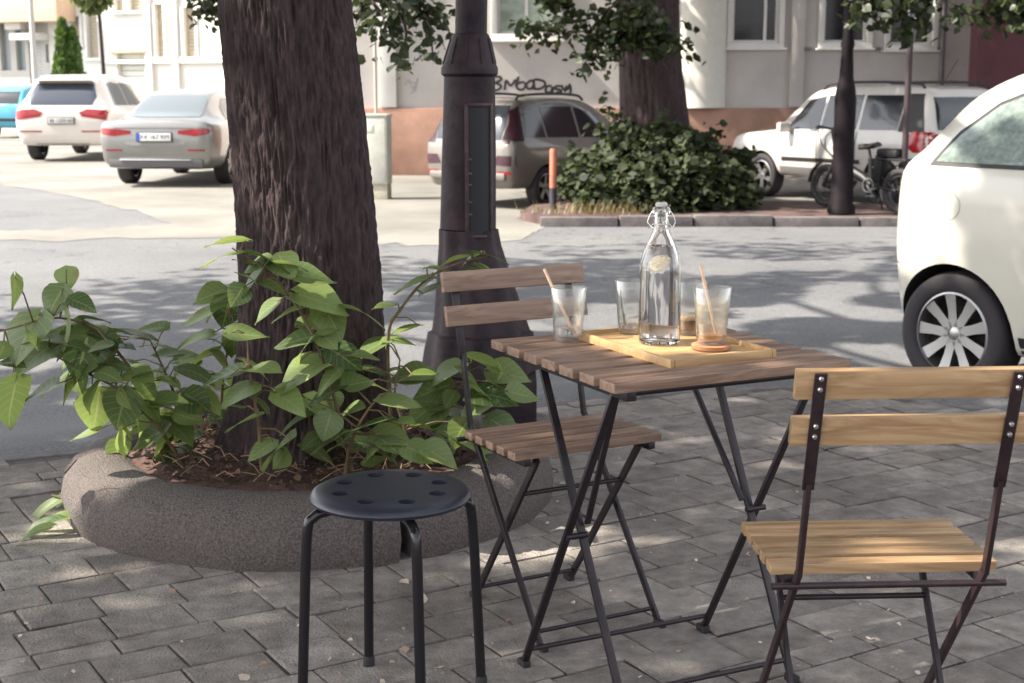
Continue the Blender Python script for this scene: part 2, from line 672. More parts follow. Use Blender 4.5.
def heart_leaf(base, d, nrm, L, wid=.9, curl=.25, fold=.22, rows=9):
    """a finely shaped heart leaf; returns verts and faces"""
    d = np.array(d, float); nrm = np.array(nrm, float)
    s_, d, n2 = basis(d[None], nrm[None])
    s_, d, n2 = s_[0], d[0], n2[0]
    V, Fc = [], []
    cols = [-1, -.5, 0, .5, 1]
    base = np.array(base, float)
    ph = rnd.random() * 6
    for i in range(rows):
        t = i / (rows - 1)
        hw = wid * .5 * (math.sin(math.pi * min(1, t ** .62)) ** .8) * (1 - .12 * t)
        if i == rows - 1:
            hw = .001
        for c in cols:
            x = c * hw
            y = t + (-.14 * (abs(c) ** 1.5) * max(0, 1 - t * 3.2) if i < 3 else 0) - .04 * abs(c) * t
            z = fold * abs(x) * (1 - .4 * t) - curl * t * t + .025 * math.sin(5 * t + ph + c * 2)
            V.append(base + L * (x * s_ + y * d + z * n2))
    for i in range(rows - 1):
        for k in range(4):
            a = i * 5 + k
            Fc.append((a, a + 1, a + 6, a + 5))
    return V, Fc


# shade planning: leaves cut out of the unseen crowns to shape sun and shade below
SUNSPOTS = []   # (point, radius)


def to_px(G):
    y, z = G[:, 1], G[:, 2] - CH
    dep = y * cp - z * sp
    u = y * sp + z * cp
    dep = np.where(dep < .3, .3, dep)
    return 512 + F * G[:, 0] / dep, 341.5 - F * u / dep


def keep(Pp, r):
    S = np.array(SUN)
    ok = np.ones(len(Pp), bool)
    for pt, rad in SUNSPOTS:
        dlt = Pp - np.array(pt)
        t = dlt @ S
        dist = np.linalg.norm(dlt - t[:, None] * S, axis=1)
        ok &= ~((dist < rad) & (t > 0))
    gz_ = np.where(Pp[:, 1] < 9, -.1, STREET)
    t = (Pp[:, 2] - gz_) / S[2]
    G = Pp - S * t[:, None]
    px, py = to_px(G)
    # wall of the right building
    tw = (25 - Pp[:, 1]) / (-S[1])
    Wl = Pp - S * tw[:, None]
    wall = (Wl[:, 2] > STREET) & (Wl[:, 1] > 0) & (tw > 0) & (Wl[:, 2] < 6)
    u = r.uniform(0, 1, len(Pp))
    far_sun = (py < 246) & (px < 520) & (G[:, 1] > 4) & ~wall
    ok &= ~(far_sun & (u < .86))
    ok &= ~(wall & (Wl[:, 0] < 1.3) & (u < .9))
    # street streaks
    streak = (G[:, 1] > 6.5) & (G[:, 1] < 15.2) & ~wall
    nz = np.array([noise.noise(Vector((g[0] * .9, g[1] * 1.1, 3.3))) for g in G])
    ok &= ~(streak & ((nz > .22) | (u < .3)))
    return ok


# ---------------------------------------------------------------- trees
def bark_trunk(name, parent, pts, m, nt=220, nz_=180, ridge=.014, freq=9, flare=None, zf=1.7):
    """pts: (x,y,z,r)"""
    zs = [p[2] for p in pts]
    verts = []
    for i in range(nz_):
        z = zs[0] + (zs[-1] - zs[0]) * (i / (nz_ - 1)) ** 1.3
        x = np.interp(z, zs, [p[0] for p in pts])
        y = np.interp(z, zs, [p[1] for p in pts])
        r0 = np.interp(z, zs, [p[3] for p in pts])
        for k in range(nt):
            a = 2 * math.pi * k / nt
            c, s_ = math.cos(a), math.sin(a)
            wv = noise.noise(Vector((c * 2.2, s_ * 2.2, z * 1.3))) * .9
            q = Vector((c * freq + wv, s_ * freq + wv, z * zf))
            n1 = noise.noise(q)
            n2 = noise.noise(Vector((c * freq * 2.3, s_ * freq * 2.3, z * zf * 2.2 + 9)))
            rid = (1 - abs(n1) * 2.4) * ridge + n2 * ridge * .45
            lump = noise.noise(Vector((c * 1.2, s_ * 1.2, z * .8 + 4))) * .035 * r0 / .2
            fl = 0
            if flare:
                z0, amt = flare
                if z < z0:
                    tt = (z0 - z) / (z0 - zs[0])
                    fl = amt * tt * tt * (1 + .5 * math.cos(a * 5 + 1.1) + .25 * math.cos(a * 3))
            r = r0 + rid + lump + fl
            verts.append((x + c * r, y + s_ * r, z))
    faces = [(i * nt + k, i * nt + (k + 1) % nt, (i + 1) * nt + (k + 1) % nt, (i + 1) * nt + k) for i in range(nz_ - 1) for k in range(nt)]
    return np_mesh(name, verts, faces, m, parent)


BARK = mat('furrowed_bark', (.041, .025, .026), .95, var=.45, vscale=16, bump=.9, bscale=30, stretch=(3, 3, 1), coord='Object')
LEAF_TREE = leaf_mat('linden_leaf', (.017, .026, .010), (.042, .056, .02), .3)


def crown(tree, trunk_top, ctr, rad, nclump, per, size, seed, extra=None, limb_r=.09):
    r = np.random.default_rng(seed)
    ctr = np.array(ctr); rad = np.array(rad)
    v = r.normal(0, 1, (nclump, 3))
    v /= np.linalg.norm(v, axis=1, keepdims=True)
    C = ctr + v * rad * (r.uniform(.25, 1, (nclump, 1)) ** .5)
    tt = Vector(trunk_top)
    # limbs
    mb = MB()
    for i in range(0, nclump, max(1, nclump // 26)):
        e = Vector(C[i])
        m1 = tt.lerp(e, .35) + Vector((r.normal(0, .2), r.normal(0, .2), .35))
        m2 = tt.lerp(e, .72) + Vector((r.normal(0, .25), r.normal(0, .25), .2))
        pts = catmull([tt - Vector((0, 0, .3)), m1, m2, e], 5)
        nn = len(pts)
        mb.tube(pts, [limb_r * (1 - .85 * k / (nn - 1)) for k in range(nn)], 7)
    mb.build('limbs', BARK, tree)
    pos = np.repeat(C, per, 0) + r.normal(0, 1, (nclump * per, 3)) * np.array([.55, .55, .32])
    pos = pos[pos[:, 2] > 3.0]
    pos = pos[keep(pos, r)]  # crown thinned wherever sun is wanted below
    d, nr = rand_dirs(len(pos))
    V, Fc = leaves6(pos, d, nr, r.uniform(.7, 1.25, len(pos)) * size)
    if extra:
        V2, F2 = extra
        Fc = np.concatenate([Fc, F2 + len(V)])
        V = np.concatenate([V, V2])
    return np_mesh('crown', V, Fc, LEAF_TREE, tree, smooth=False)


def spray(branches, per, size, spread, seed, mb):
    """hanging sprays: branches = list of world polylines; adds twigs to mb, returns leaf arrays"""
    r = np.random.default_rng(seed)
    PP = []
    for b in branches:
        pts = catmull(b, 6)
        nn = len(pts)
        mb.tube(pts, [.016 * (1 - .8 * k / (nn - 1)) + .002 for k in range(nn)], 6)
        pts = np.array([list(p) for p in pts])
        t = r.uniform(.12, 1, per) * (nn - 1)
        i = np.minimum(t.astype(int), nn - 2)
        q = pts[i] + (pts[i + 1] - pts[i]) * (t - i)[:, None]
        PP.append(q + r.normal(0, 1, (per, 3)) * spread)
    pos = np.concatenate(PP)
    d, nr = rand_dirs(len(pos), .5, .6)
    V, Fc = leaves6(pos, d, nr, r.uniform(.7, 1.3, len(pos)) * size)
    return V, Fc


# sun patches (filled before crowns are built)
SUNSPOTS += [((.35, 2.98, .74), .18), ((.12, 3.05, .72), .06), ((.50, 2.42, .45), .02), ((.74, 2.37, .45), .12),
             ((.62, 2.22, .78), .10), ((.80, 2.22, .74), .07), ((2.25, 7.4, .6), .45), ((2.5, 7.6, 1.1), .4), ((-1.5, 4.0, .55), .3),
             ((-.66, 3.75, .78), .24), ((-1.2, 4.1, .3), .1), ((-.15, 4.1, .45), .12), ((.0, 4.2, .75), .1), ((1.45, 3.75, 0), .11),
             ((3.9, 19.9, .5), .8), ((4.7, 18.8, .5), .8), ((-.75, 18.6, .5), .5), ((1.0, 4.3, 0), .08), ((2.2, 4.2, 0), .12)]

# front tree
tree = thing('linden_tree', 'big tree with deeply furrowed bark growing in the round concrete planter', 'tree', (0, 0, 0))
bark_trunk('trunk', tree, [(-.615, 4.2, .06, .225), (-.612, 4.2, .3, .215), (-.605, 4.2, .66, .2), (-.622, 4.2, 1.1, .192), (-.645, 4.2, 1.5, .184),
                           (-.68, 4.2, 2.4, .172), (-.76, 4.15, 3.6, .16)], BARK, nt=380, nz_=260, freq=17, ridge=.0105, zf=11, flare=(.5, .085))
tw = MB()
br = [[W(330, -60, Y=9.2), W(370, -20, Y=9.1), W(405, 25, Y=9.0), W(398, 68, Y=9.0)],
      [W(360, -70, Y=9.2), W(395, -15, Y=9.3), W(420, 10, Y=9.4), W(448, 18, Y=9.5)],
      [W(350, -50, Y=9.2), W(372, 0, Y=9.0), W(385, 20, Y=8.9), W(380, 44, Y=8.9)],
      [W(380, -60, Y=9.2), W(410, -10, Y=9.3), W(428, 15, Y=9.4), W(433, 58, Y=9.4)],
      [W(340, -50, Y=9.2), W(352, -15, Y=9.2), W(362, 5, Y=9.3), W(356, 22, Y=9.3)],
      [W(230, -60, Y=11), W(212, -25, Y=11), W(204, 0, Y=11), W(206, 14, Y=11)],
      [W(240, -60, Y=11), W(222, -25, Y=11), W(214, 0, Y=11), W(212, 18, Y=11)]]
sv = spray(br, 95, .066, .06, 5, tw)
tw.build('twigs', BARK, tree)
crown(tree, (-.76, 4.15, 3.5), (-4.2, 5.0, 6.6), (6.4, 7.6, 2.6), 600, 135, .14, 21, extra=sv)  # unseen crown enlarged and shifted left, shaped to shade the foreground

# second tree, across the street
tree2 = thing('street_tree', 'thick dark tree trunk rising out of the leafy bush across the street', 'tree')
bark_trunk('trunk', tree2, [(1.74, 18, STREET + .1, .46), (1.74, 18, .6, .42), (1.70, 18, 1.4, .385), (1.66, 18, 2.6, .36), (1.6, 18, 4.2, .3)], BARK,
           nt=120, nz_=110, ridge=.02, freq=11, flare=(.2, .08))
tw = MB()
br = [[W(650, -25, Y=17.3), W(600, 15, Y=17.2), W(560, 22, Y=17.1), W(520, 34, Y=17.1)],
      [W(650, 0, Y=17.3), W(625, 20, Y=17.2), W(590, 30, Y=17.1), W(545, 36, Y=17.1)],
      [W(640, 10, Y=17.3), W(620, 30, Y=17.2), W(600, 42, Y=17.1), W(582, 68, Y=17.1)],
      [W(640, 5, Y=17.3), W(632, 25, Y=17.1), W(612, 40, Y=17.0), W(605, 58, Y=17.0)],
      [W(630, 5, Y=17.2), W(648, 22, Y=17.0), W(665, 35, Y=17.0), W(694, 44, Y=17.0)],
      [W(620, 15, Y=17.2), W(638, 30, Y=17.0), W(655, 40, Y=17.0), W(672, 48, Y=17.0)],
      [W(560, -30, Y=17.2), W(548, -8, Y=17.2), W(556, 0, Y=17.2), W(570, 3, Y=17.2)]]
sv = spray(br, 130, .105, .09, 6, tw)
tw.build('twigs', BARK, tree2)
crown(tree2, (1.6, 18, 4.1), (.6, 20.0, 7.2), (6.4, 4.4, 3.2), 380, 95, .18, 22, extra=sv)  # unseen crown offset to throw shade on the house wall

tree3 = thing('street_tree', 'leafy branch ends of the tree hanging over the bicycle and sign pole', 'tree')
bark_trunk('trunk', tree3, [(7.6, 16.8, STREET + .1, .3), (7.6, 16.8, 1.2, .26), (7.5, 16.8, 3.9, .2)], BARK, nt=90, nz_=80, ridge=.015, freq=9, flare=(.2, .06))
tw = MB()
br = [[W(1080, -60, Y=15), W(1040, -15, Y=15), W(1000, 6, Y=15), W(955, 14, Y=15)],
      [W(1080, -50, Y=15), W(1030, 0, Y=14.8), W(1010, 12, Y=14.8), W(985, 22, Y=14.8)],
      [W(1060, -40, Y=15), W(1020, 0, Y=14.8), W(975, 5, Y=14.8), W(945, 22, Y=14.8)],
      [W(960, -60, Y=15), W(935, -20, Y=15), W(908, 5, Y=15.1), W(898, 40, Y=15.1)],
      [W(960, -60, Y=15), W(925, -20, Y=15), W(890, 0, Y=15), W(868, 12, Y=15)],
      [W(960, -60, Y=15), W(935, -20, Y=15), W(918, 8, Y=15.1), W(920, 34, Y=15.1)],
      [W(1060, -50, Y=15), W(1040, -10, Y=14.7), W(1028, 12, Y=14.7), W(1022, 28, Y=14.7)],
      [W(900, -50, Y=15), W(875, -12, Y=15), W(862, 4, Y=15), W(858, 12, Y=15)]]
sv = spray(br, 110, .10, .085, 8, tw)
tw.build('twigs', BARK, tree3)
crown(tree3, (7.5, 16.8, 3.8), (5.6, 17.4, 7.0), (4.4, 4.8, 2.6), 260, 70, .18, 23, extra=sv)


# ---------------------------------------------------------------- planter ring
def ring_planter():
    pl = thing('round_planter', 'round tree planter of rough concrete ring segments filled with soil', 'planter', (-.615, 4.31, 0))
    cm = mat('exposed_aggregate', (.105, .086, .08), .92, var=.5, vscale=170, bump=1.0, bscale=170, detail=3)
    prof = [(.50, -.01), (.475, .06), (.475, .12), (.50, .165), (.545, .187), (.60, .187), (.66, .168), (.70, .125), (.715, .07), (.705, .02), (.695, -.01)]
    prof = [(r_ + .035, z_ * .93) for r_, z_ in prof]
    rr = random.Random(5)
    for (a0, a1, dr, dz) in [(193, 296, 0, 0), (299, 378, -.004, .004), (21, 100, .01, -.01), (103, 189, .012, -.02)]:
        nseg = 60
        rings = []
        for i in range(nseg + 1):
            a = R(a0 + (a1 - a0) * i / nseg)
            e = min(i, nseg - i)
            sh = 1 - .12 * max(0, (3 - e) / 3) ** 2
            ring = []
            for (r, z) in prof:
                r2 = .63 + (r - .63) * sh + dr
                z2 = z * (.9 + .1 * sh) + dz
                nn = noise.noise(Vector((math.cos(a) * 4, math.sin(a) * 4, z * 6))) * .012 + noise.noise(Vector((math.cos(a) * 11, math.sin(a) * 11, z * 14))) * .006 + noise.noise(Vector((math.cos(a) * 30, math.sin(a) * 30, z * 40))) * .0025
                r2 += nn
                ring.append((r2 * math.cos(a), r2 * math.sin(a), z2 + nn * .5))
            rings.append(ring)
        mb = MB()
        mb.loft(rings)
        mb.build('ring_segment', cm, pl, angle=60)
    # soil
    verts, faces = [], []
    NR, NA = 22, 72
    for i in range(NR):
        r = .55 * i / (NR - 1)
        for k in range(NA):
            a = 2 * math.pi * k / NA
            x, y = r * math.cos(a), r * math.sin(a)
            z = .150 + .085 * (1 - r / .55) + .022 * noise.noise(Vector((x * 9, y * 9, 0))) + .01 * noise.noise(Vector((x * 40, y * 40, 2)))
            verts.append((x, y, z))
    for i in range(NR - 1):
        for k in range(NA):
            faces.append((i * NA + k, i * NA + (k + 1) % NA, (i + 1) * NA + (k + 1) % NA, (i + 1) * NA + k))
    np_mesh('soil', verts, faces, mat('planter_soil', (.075, .038, .03), .95, var=.6, vscale=30, bump=.8, bscale=60), pl)
    return pl


ring_planter()


def litter():
    # dry leaves and twigs on the soil
    r = np.random.default_rng(9)
    n = 1900
    a = r.uniform(0, 2 * np.pi, n)
    rad = .53 * np.sqrt(r.uniform(.15, 1, n))
    pos = np.stack([-.6 + rad * np.cos(a), 4.3 + rad * np.sin(a), .168 + .085 * (1 - rad / .55) + r.uniform(-.006, .018, n)], -1)
    d, nr = rand_dirs(n, .6, .05)
    V, Fc = leaves6(pos, d, nr, r.uniform(.006, .024, n))
    mb = MB()
    for i in range(160):
        a_, q = r.uniform(0, 6.28), .5 * math.sqrt(r.uniform(.2, 1))
        x, y = -.6 + q * math.cos(a_), 4.3 + q * math.sin(a_)
        h = r.uniform(0, 6.28)
        L = r.uniform(.03, .1)
        z = .172 + .085 * (1 - q / .55)
        mb.tube([(x, y, z), (x + L * .5 * math.cos(h), y + L * .5 * math.sin(h), z + r.uniform(.0, .03)), (x + L * math.cos(h), y + L * math.sin(h), z + r.uniform(-.01, .03))], .0014, 5)
    m = leaf_mat('dry_litter', (.04, .02, .014), (.135, .08, .055), .1, .85)
    o = np_mesh('leaf_litter', V, Fc, m, smooth=False)
    tag(o, 'dry brown leaf litter on the planter soil', 'leaf litter', kind='stuff')
    o2 = mb.build('dry_twigs', mat('dry_twig', (.25, .16, .1), .8, island=.4))
    tag(o2, 'thin dry twigs scattered on the planter soil', 'twigs', kind='stuff')
    # blossoms and dry bits fallen on the pavers
    n = 170
    px = r.uniform(-40, 1060, n); py = r.uniform(440, 690, n)
    pos = np.array([list(W(a_, b_, z=.006)) for a_, b_ in zip(px, py)])
    fixed = [(237, 566), (170, 593), (362, 570), (428, 599), (400, 580), (410, 648), (505, 620), (548, 468), (561, 482), (580, 638), (440, 668), (258, 665), (240, 680), (830, 570)]
    pos = np.concatenate([pos, np.array([list(W(a_, b_, z=.008)) for a_, b_ in fixed])])
    n2 = len(pos)
    d, nr = rand_dirs(n2, .8, .0)
    sz = np.concatenate([r.uniform(.005, .016, n), r.uniform(.02, .038, len(fixed))])
    V, Fc = leaves6(pos, d, nr, sz)
    o = np_mesh('fallen_petals', V, Fc, leaf_mat('pale_petal', (.32, .2, .15), (.7, .6, .5), .2, .8), smooth=False)
    tag(o, 'small pale petals and dry bits fallen on the grey pavers', 'petals', kind='stuff')


litter()

# ---------------------------------------------------------------- leafy shoots in the planter
LEAF_NEAR = leaf_mat('heart_leaf', (.065, .11, .04), (.22, .295, .105), .45, .45)


def vein_nodes(m):
    n, l = m.node_tree.nodes, m.node_tree.links
    cr = next(x for x in n if x.type == 'VALTORGB')
    outs = [k.to_socket for k in cr.outputs[0].links]
    uv = n.new('ShaderNodeUVMap')
    sx = n.new('ShaderNodeSeparateXYZ')
    l.new(uv.outputs[0], sx.inputs[0])

    def math_(op, a, b=None, c=None):
        k = n.new('ShaderNodeMath')
        k.operation = op
        for i_, v in enumerate((a, b, c)):
            if v is None:
                continue
            if isinstance(v, (int, float)):
                k.inputs[i_].default_value = v
            else:
                l.new(v, k.inputs[i_])
        return k.outputs[0]
    au = math_('ABSOLUTE', sx.outputs[0])
    mid = math_('LESS_THAN', au, .055)
    ph = math_('SUBTRACT', sx.outputs[1], math_('MULTIPLY', au, .28))
    fr = math_('FRACT', math_('MULTIPLY', ph, 6.5))
    side = math_('LESS_THAN', math_('ABSOLUTE', math_('SUBTRACT', fr, .5)), .055)
    vein = math_('MAXIMUM', mid, math_('MULTIPLY', side, .7))
    mx = n.new('ShaderNodeMix')
    mx.data_type = 'RGBA'
    mx.blend_type = 'MIX'
    l.new(math_('MULTIPLY', vein, .55), mx.inputs[0])
    l.new(cr.outputs[0], mx.inputs[6])
    mx.inputs[7].default_value = (.34, .38, .17, 1)
    tc = n.new('ShaderNodeTexCoord')
    t = n.new('ShaderNodeTexNoise')
    t.inputs['Scale'].default_value = 22
    t.inputs['Detail'].default_value = 6
    l.new(tc.outputs['Object'], t.inputs[0])
    r2 = n.new('ShaderNodeValToRGB')
    r2.color_ramp.elements[0].position = .64
    r2.color_ramp.elements[1].position = .72
    r2.color_ramp.elements[0].color = (0, 0, 0, 1)
    r2.color_ramp.elements[1].color = (.7, .7, .7, 1)
    l.new(t.outputs[0], r2.inputs[0])
    m2 = n.new('ShaderNodeMix')
    m2.data_type = 'RGBA'
    l.new(r2.outputs[0], m2.inputs[0])
    l.new(mx.outputs[2], m2.inputs[6])
    m2.inputs[7].default_value = (.24, .19, .06, 1)
    for o in outs:
        l.new(m2.outputs[2], o)
    bp = n.new('ShaderNodeBump')
    bp.inputs['Strength'].default_value = .4
    bp.inputs['Distance'].default_value = .002
    l.new(vein, bp.inputs['Height'])
    bp.invert = True
    l.new(bp.outputs[0], n['Principled BSDF'].inputs['Normal'])


vein_nodes(LEAF_NEAR)


def leaf_uv(o, rows=9):
    """heart leaves come as rows x 5 vertices: lay each leaf out on its own midrib"""
    me = o.data
    lay = me.uv_layers.new(name='leaf')
    for lp in me.loops:
        k = lp.vertex_index % (rows * 5)
        lay.data[lp.index].uv = ((k % 5 - 2) / 2, (k // 5) / (rows - 1))


STEM = mat('green_brown_stem', (.13, .09, .045), .7, var=.3, vscale=40)


def shoot(label, stem_px, leaves, filler=0, seed=1, spread=(45, 40)):
    """stem_px [(px,py,Y)] from soil to tip; leaves [(px,py,Y,len_px,angle deg in picture, normal tilt)]"""
    r = random.Random(seed)
    b0 = W(stem_px[0][0], stem_px[0][1], Y=stem_px[0][2])
    b0.z = max(b0.z, .13)
    root = thing('leafy_shoot', label, 'plant', b0, 0, 'leafy shoots growing in the planter')
    pts = [np.array(W(a, b, Y=c)) - np.array(b0) for a, b, c in stem_px]
    sm = catmull(pts, 6)
    mb = MB()
    nn = len(sm)
    mb.tube(sm, [.006 * (1 - .65 * k / (nn - 1)) for k in range(nn)], 7)
    V, Fc = [], []
    L = list(leaves)
    for i in range(filler):
        k = r.randint(int(nn * .1), nn - 1)
        q = np.array(sm[k]) + np.array(b0)
        dep = q[1]
        pxx, pyy = to_px(q[None])
        L.append((pxx[0] + r.gauss(0, spread[0]), pyy[0] + abs(r.gauss(0, spread[1])) * r.choice([-.6, 1]), dep + r.gauss(0, .12), r.uniform(22, 38), r.uniform(150, 390), r.uniform(-.3, .5)))
    for (px, py, Y, ln, ang, tilt) in list(leaves):
        for q_ in range(r.choice((1, 1, 1, 2))):
            L.append((px + r.gauss(0, 21), py + abs(r.gauss(8, 18)), Y + r.gauss(.02, .09), r.uniform(20, 36), ang + r.gauss(0, 60), 9))
    for (px, py, Y, ln, ang, tilt) in L:
        c = np.array(W(px, py, Y=Y)) - np.array(b0)
        c[2] = max(c[2], .045)
        dep = Y
        s_ = F / (dep * 1.0)
        Ls = ln / s_ * .9
        a = R(ang)
        dv = np.array([math.cos(a), r.uniform(-.6, .25) if tilt >= 0 else r.uniform(-.1, .2), math.sin(a) * (.6 if tilt >= 0 else .4) - .1])
        dv /= np.linalg.norm(dv)
        nv = np.array([r.gauss(0, .25), -.02 - tilt * .75 + r.gauss(0, .2), .95])
        if tilt > 5:
            nv = np.array([r.gauss(0, .3), -.05 + r.gauss(0, .3), .95])
        base = c - dv * Ls * .5
        best = min(range(nn), key=lambda k: np.linalg.norm(np.array(sm[k]) - base) + (.15 if sm[k][2] > base[2] + .03 else 0))
        q = np.array(sm[best])
        far = np.linalg.norm(base - q)
        lim = .085 if tilt > 5 else .25
        if far > lim:
            base = q + (base - q) * lim / far
        v, f = heart_leaf(base, dv, nv, Ls * 1.12, r.uniform(.98, 1.2), r.uniform(.1, .32), r.uniform(.08, .22))
        o = len(V)
        V += v
        Fc += [tuple(i + o for i in q) for q in f]
        mid = (q + base) / 2 + np.array([0, 0, .012])
        mb.tube([q, mid, base + dv * .004], [.0026, .002, .0016], 5)
    mb.build('stem', STEM, root)
    leaf_uv(np_mesh('foliage', V, Fc, LEAF_NEAR, root))
    return root


shoot('long leafy shoot with big bright leaves arching left out of the planter', [(175, 468, 4.15), (150, 400, 4.0), (105, 338, 3.85), (60, 318, 3.75), (5, 330, 3.7)],
      [(25, 337, 3.7, 62, 250, .3), (69, 331, 3.75, 52, 275, .5), (96, 318, 3.8, 32, 20, .2), (10, 400, 3.68, 55, 255, .4), (34, 357, 3.72, 52, 215, .1),
       (134, 333, 3.85, 48, 5, -.2), (67, 378, 3.8, 55, 190, .1), (97, 411, 3.9, 44, 265, .4), (84, 434, 3.9, 34, 195, .1), (30, 392, 3.7, 40, 200, 0)], 9, 1)
shoot('broad leafed shoot lying low over the left rim of the planter', [(188, 474, 4.05), (160, 430, 3.95), (122, 392, 3.86), (85, 372, 3.8), (48, 352, 3.76)],
      [(48, 350, 3.76, 50, 205, .4), (60, 335, 3.77, 46, 165, .3), (84, 352, 3.8, 50, 265, .5), (105, 362, 3.82, 46, 15, .2), (92, 388, 3.82, 50, 235, .4), (120, 410, 3.86, 46, 255, .4),
       (136, 372, 3.88, 44, 10, .1), (150, 402, 3.92, 46, 300, .4), (168, 400, 3.95, 44, 20, .2), (150, 436, 3.95, 44, 215, .3), (180, 428, 4.0, 42, 330, .3), (118, 346, 3.85, 40, 30, .2)], 6, 14, (34, 22))
shoot('low bushy shoot with folded leaves at the left rim of the planter', [(205, 472, 4.2), (185, 420, 4.15), (165, 372, 4.05), (150, 340, 4.0)],
      [(157, 345, 4.0, 36, 20, .1), (124, 396, 4.0, 40, 200, .1), (140, 378, 4.0, 40, 175, -.1), (174, 419, 4.05, 42, 340, .1), (164, 440, 4.05, 40, 230, .3),
       (196, 372, 4.1, 42, 350, 0), (185, 395, 4.1, 44, 20, 0), (207, 398, 4.1, 40, 330, .2)], 12, 2)
shoot('upright shoot with small leaves behind the left side of the trunk', [(222, 460, 4.45), (222, 390, 4.4), (230, 330, 4.35), (228, 290, 4.3)],
      [(211, 293, 4.35, 36, 190, .3), (199, 316, 4.35, 38, 200, 0), (227, 312, 4.35, 36, 260, .4), (196, 338, 4.3, 40, 190, 0), (205, 355, 4.3, 40, 210, .2), (236, 342, 4.3, 36, 270, .2)], 9, 3, (22, 30))
shoot('tall shoot of bright heart leaves leaning left across the trunk', [(352, 470, 3.86), (335, 400, 3.8), (310, 330, 3.76), (275, 278, 3.74), (232, 248, 3.72)],
      [(228, 241, 3.72, 44, 165, -.3), (222, 256, 3.72, 44, 185, .1), (268, 257, 3.73, 46, 350, -.2), (255, 277, 3.73, 46, 235, .3), (313, 276, 3.76, 46, 355, .0), (279, 290, 3.73, 44, 325, -.2),
       (321, 300, 3.77, 58, 345, .3), (363, 311, 3.8, 48, 350, 0), (287, 311, 3.75, 34, 190, .2), (297, 338, 3.75, 48, 180, .1), (332, 320, 3.78, 44, 300, .3), (345, 358, 3.8, 44, 330, .2),
       (300, 372, 3.76, 60, 205, 0), (326, 392, 3.78, 46, 200, .1), (288, 262, 3.74, 36, 20, -.2)], 2, 4, (30, 30))
shoot('thin upright shoot with a few spaced leaves in front of the trunk', [(262, 470, 3.78), (258, 420, 3.74), (250, 375, 3.72), (247, 335, 3.71)],
      [(247, 333, 3.7, 42, 10, .1), (264, 366, 3.7, 40, 35, .5), (224, 374, 3.7, 46, 190, -.1), (239, 391, 3.7, 42, 195, .1), (243, 421, 3.7, 42, 205, .1), (274, 449, 3.68, 52, 220, .6), (290, 400, 3.72, 40, 330, .1)], 0, 5)
shoot('spreading shoot with broad leaves at the front rim beside the stool', [(345, 475, 3.84), (352, 440, 3.8), (372, 405, 3.78), (398, 385, 3.78)],
      [(358, 382, 3.78, 32, 30, .2), (399, 400, 3.76, 46, 10, .1), (366, 424, 3.74, 54, 190, .1), (418, 452, 3.74, 36, 340, .3), (330, 440, 3.78, 44, 200, .1), (300, 416, 3.8, 46, 195, .1), (322, 408, 3.8, 42, 320, .2),
       (392, 436, 3.78, 44, 0, .1), (440, 455, 3.76, 44, 330, .2)], 2, 6, (40, 22))
shoot('slender shoot with two leaf pairs rising left of the iron lamp post', [(392, 440, 4.05), (388, 340, 4.0), (400, 310, 3.98), (428, 278, 3.98), (462, 262, 3.98), (492, 256, 4.0)],
      [(414, 281, 3.98, 42, 185, -.2), (458, 256, 3.98, 34, 175, -.1), (489, 254, 4.0, 40, 5, -.2), (436, 268, 3.98, 24, 20, .1), (385, 305, 3.98, 26, 160, .1)], 0, 7, (14, 14))
shoot('dense clump of pale green leaves between the planter and the left chair', [(455, 470, 4.2), (462, 430, 4.15), (468, 390, 4.1), (470, 362, 4.1)],
      [(486, 361, 4.05, 50, 335, -.1), (448, 369, 4.1, 46, 200, .2), (492, 394, 4.0, 52, 15, .4), (524, 394, 4.0, 36, 350, .1), (478, 405, 4.0, 46, 190, .1), (432, 389, 4.1, 42, 190, .1),
       (416, 374, 4.15, 38, 170, .0), (448, 431, 4.05, 46, 200, .2), (470, 440, 4.0, 52, 330, .3), (505, 425, 4.05, 44, 340, .1), (425, 410, 4.1, 42, 210, .2), (508, 372, 4.1, 44, 10, .1)], 5, 8, (40, 25))
shoot('low dark leafy shoot in the middle of the planter soil', [(410, 470, 4.0), (405, 430, 4.0), (395, 395, 4.0), (400, 360, 4.0)],
      [(372, 345, 4.0, 40, 195, 0), (398, 340, 4.0, 34, 20, 0)], 6, 9, (35, 28))


def weed():
    root = thing('weed', 'trailing weed with narrow leaves at the left end of the planter ring', 'weed', W(70, 525, 0.0))
    V, Fc = [], []
    b0 = np.array(root.location)
    for (px, py, ln, an) in [(60, 500, 60, 205), (75, 490, 60, 215), (50, 520, 50, 195), (95, 478, 45, 230), (40, 528, 40, 190), (85, 505, 55, 240), (120, 470, 40, 200), (65, 515, 45, 170)]:
        c = np.array(W(px, py, z=.05)) - b0
        a = R(an)
        dv = np.array([math.cos(a), -.3, math.sin(a) * .5])
        v, f = heart_leaf(c - dv * .03, dv, (0.1, -.3, .9), ln / 330, .3, .5, .3)
        o = len(V); V += v; Fc += [tuple(i + o for i in q) for q in f]
    leaf_uv(np_mesh('foliage', V, Fc, LEAF_NEAR, root))
    mb = MB()
    for q in ((-.08, .1, .06), (.06, .14, .1), (.0, .04, .07)):
        mb.tube([(.05, .06, .0), (.03, .07, .05), q], .0025, 5)
    mb.build('stem', STEM, root)


weed()


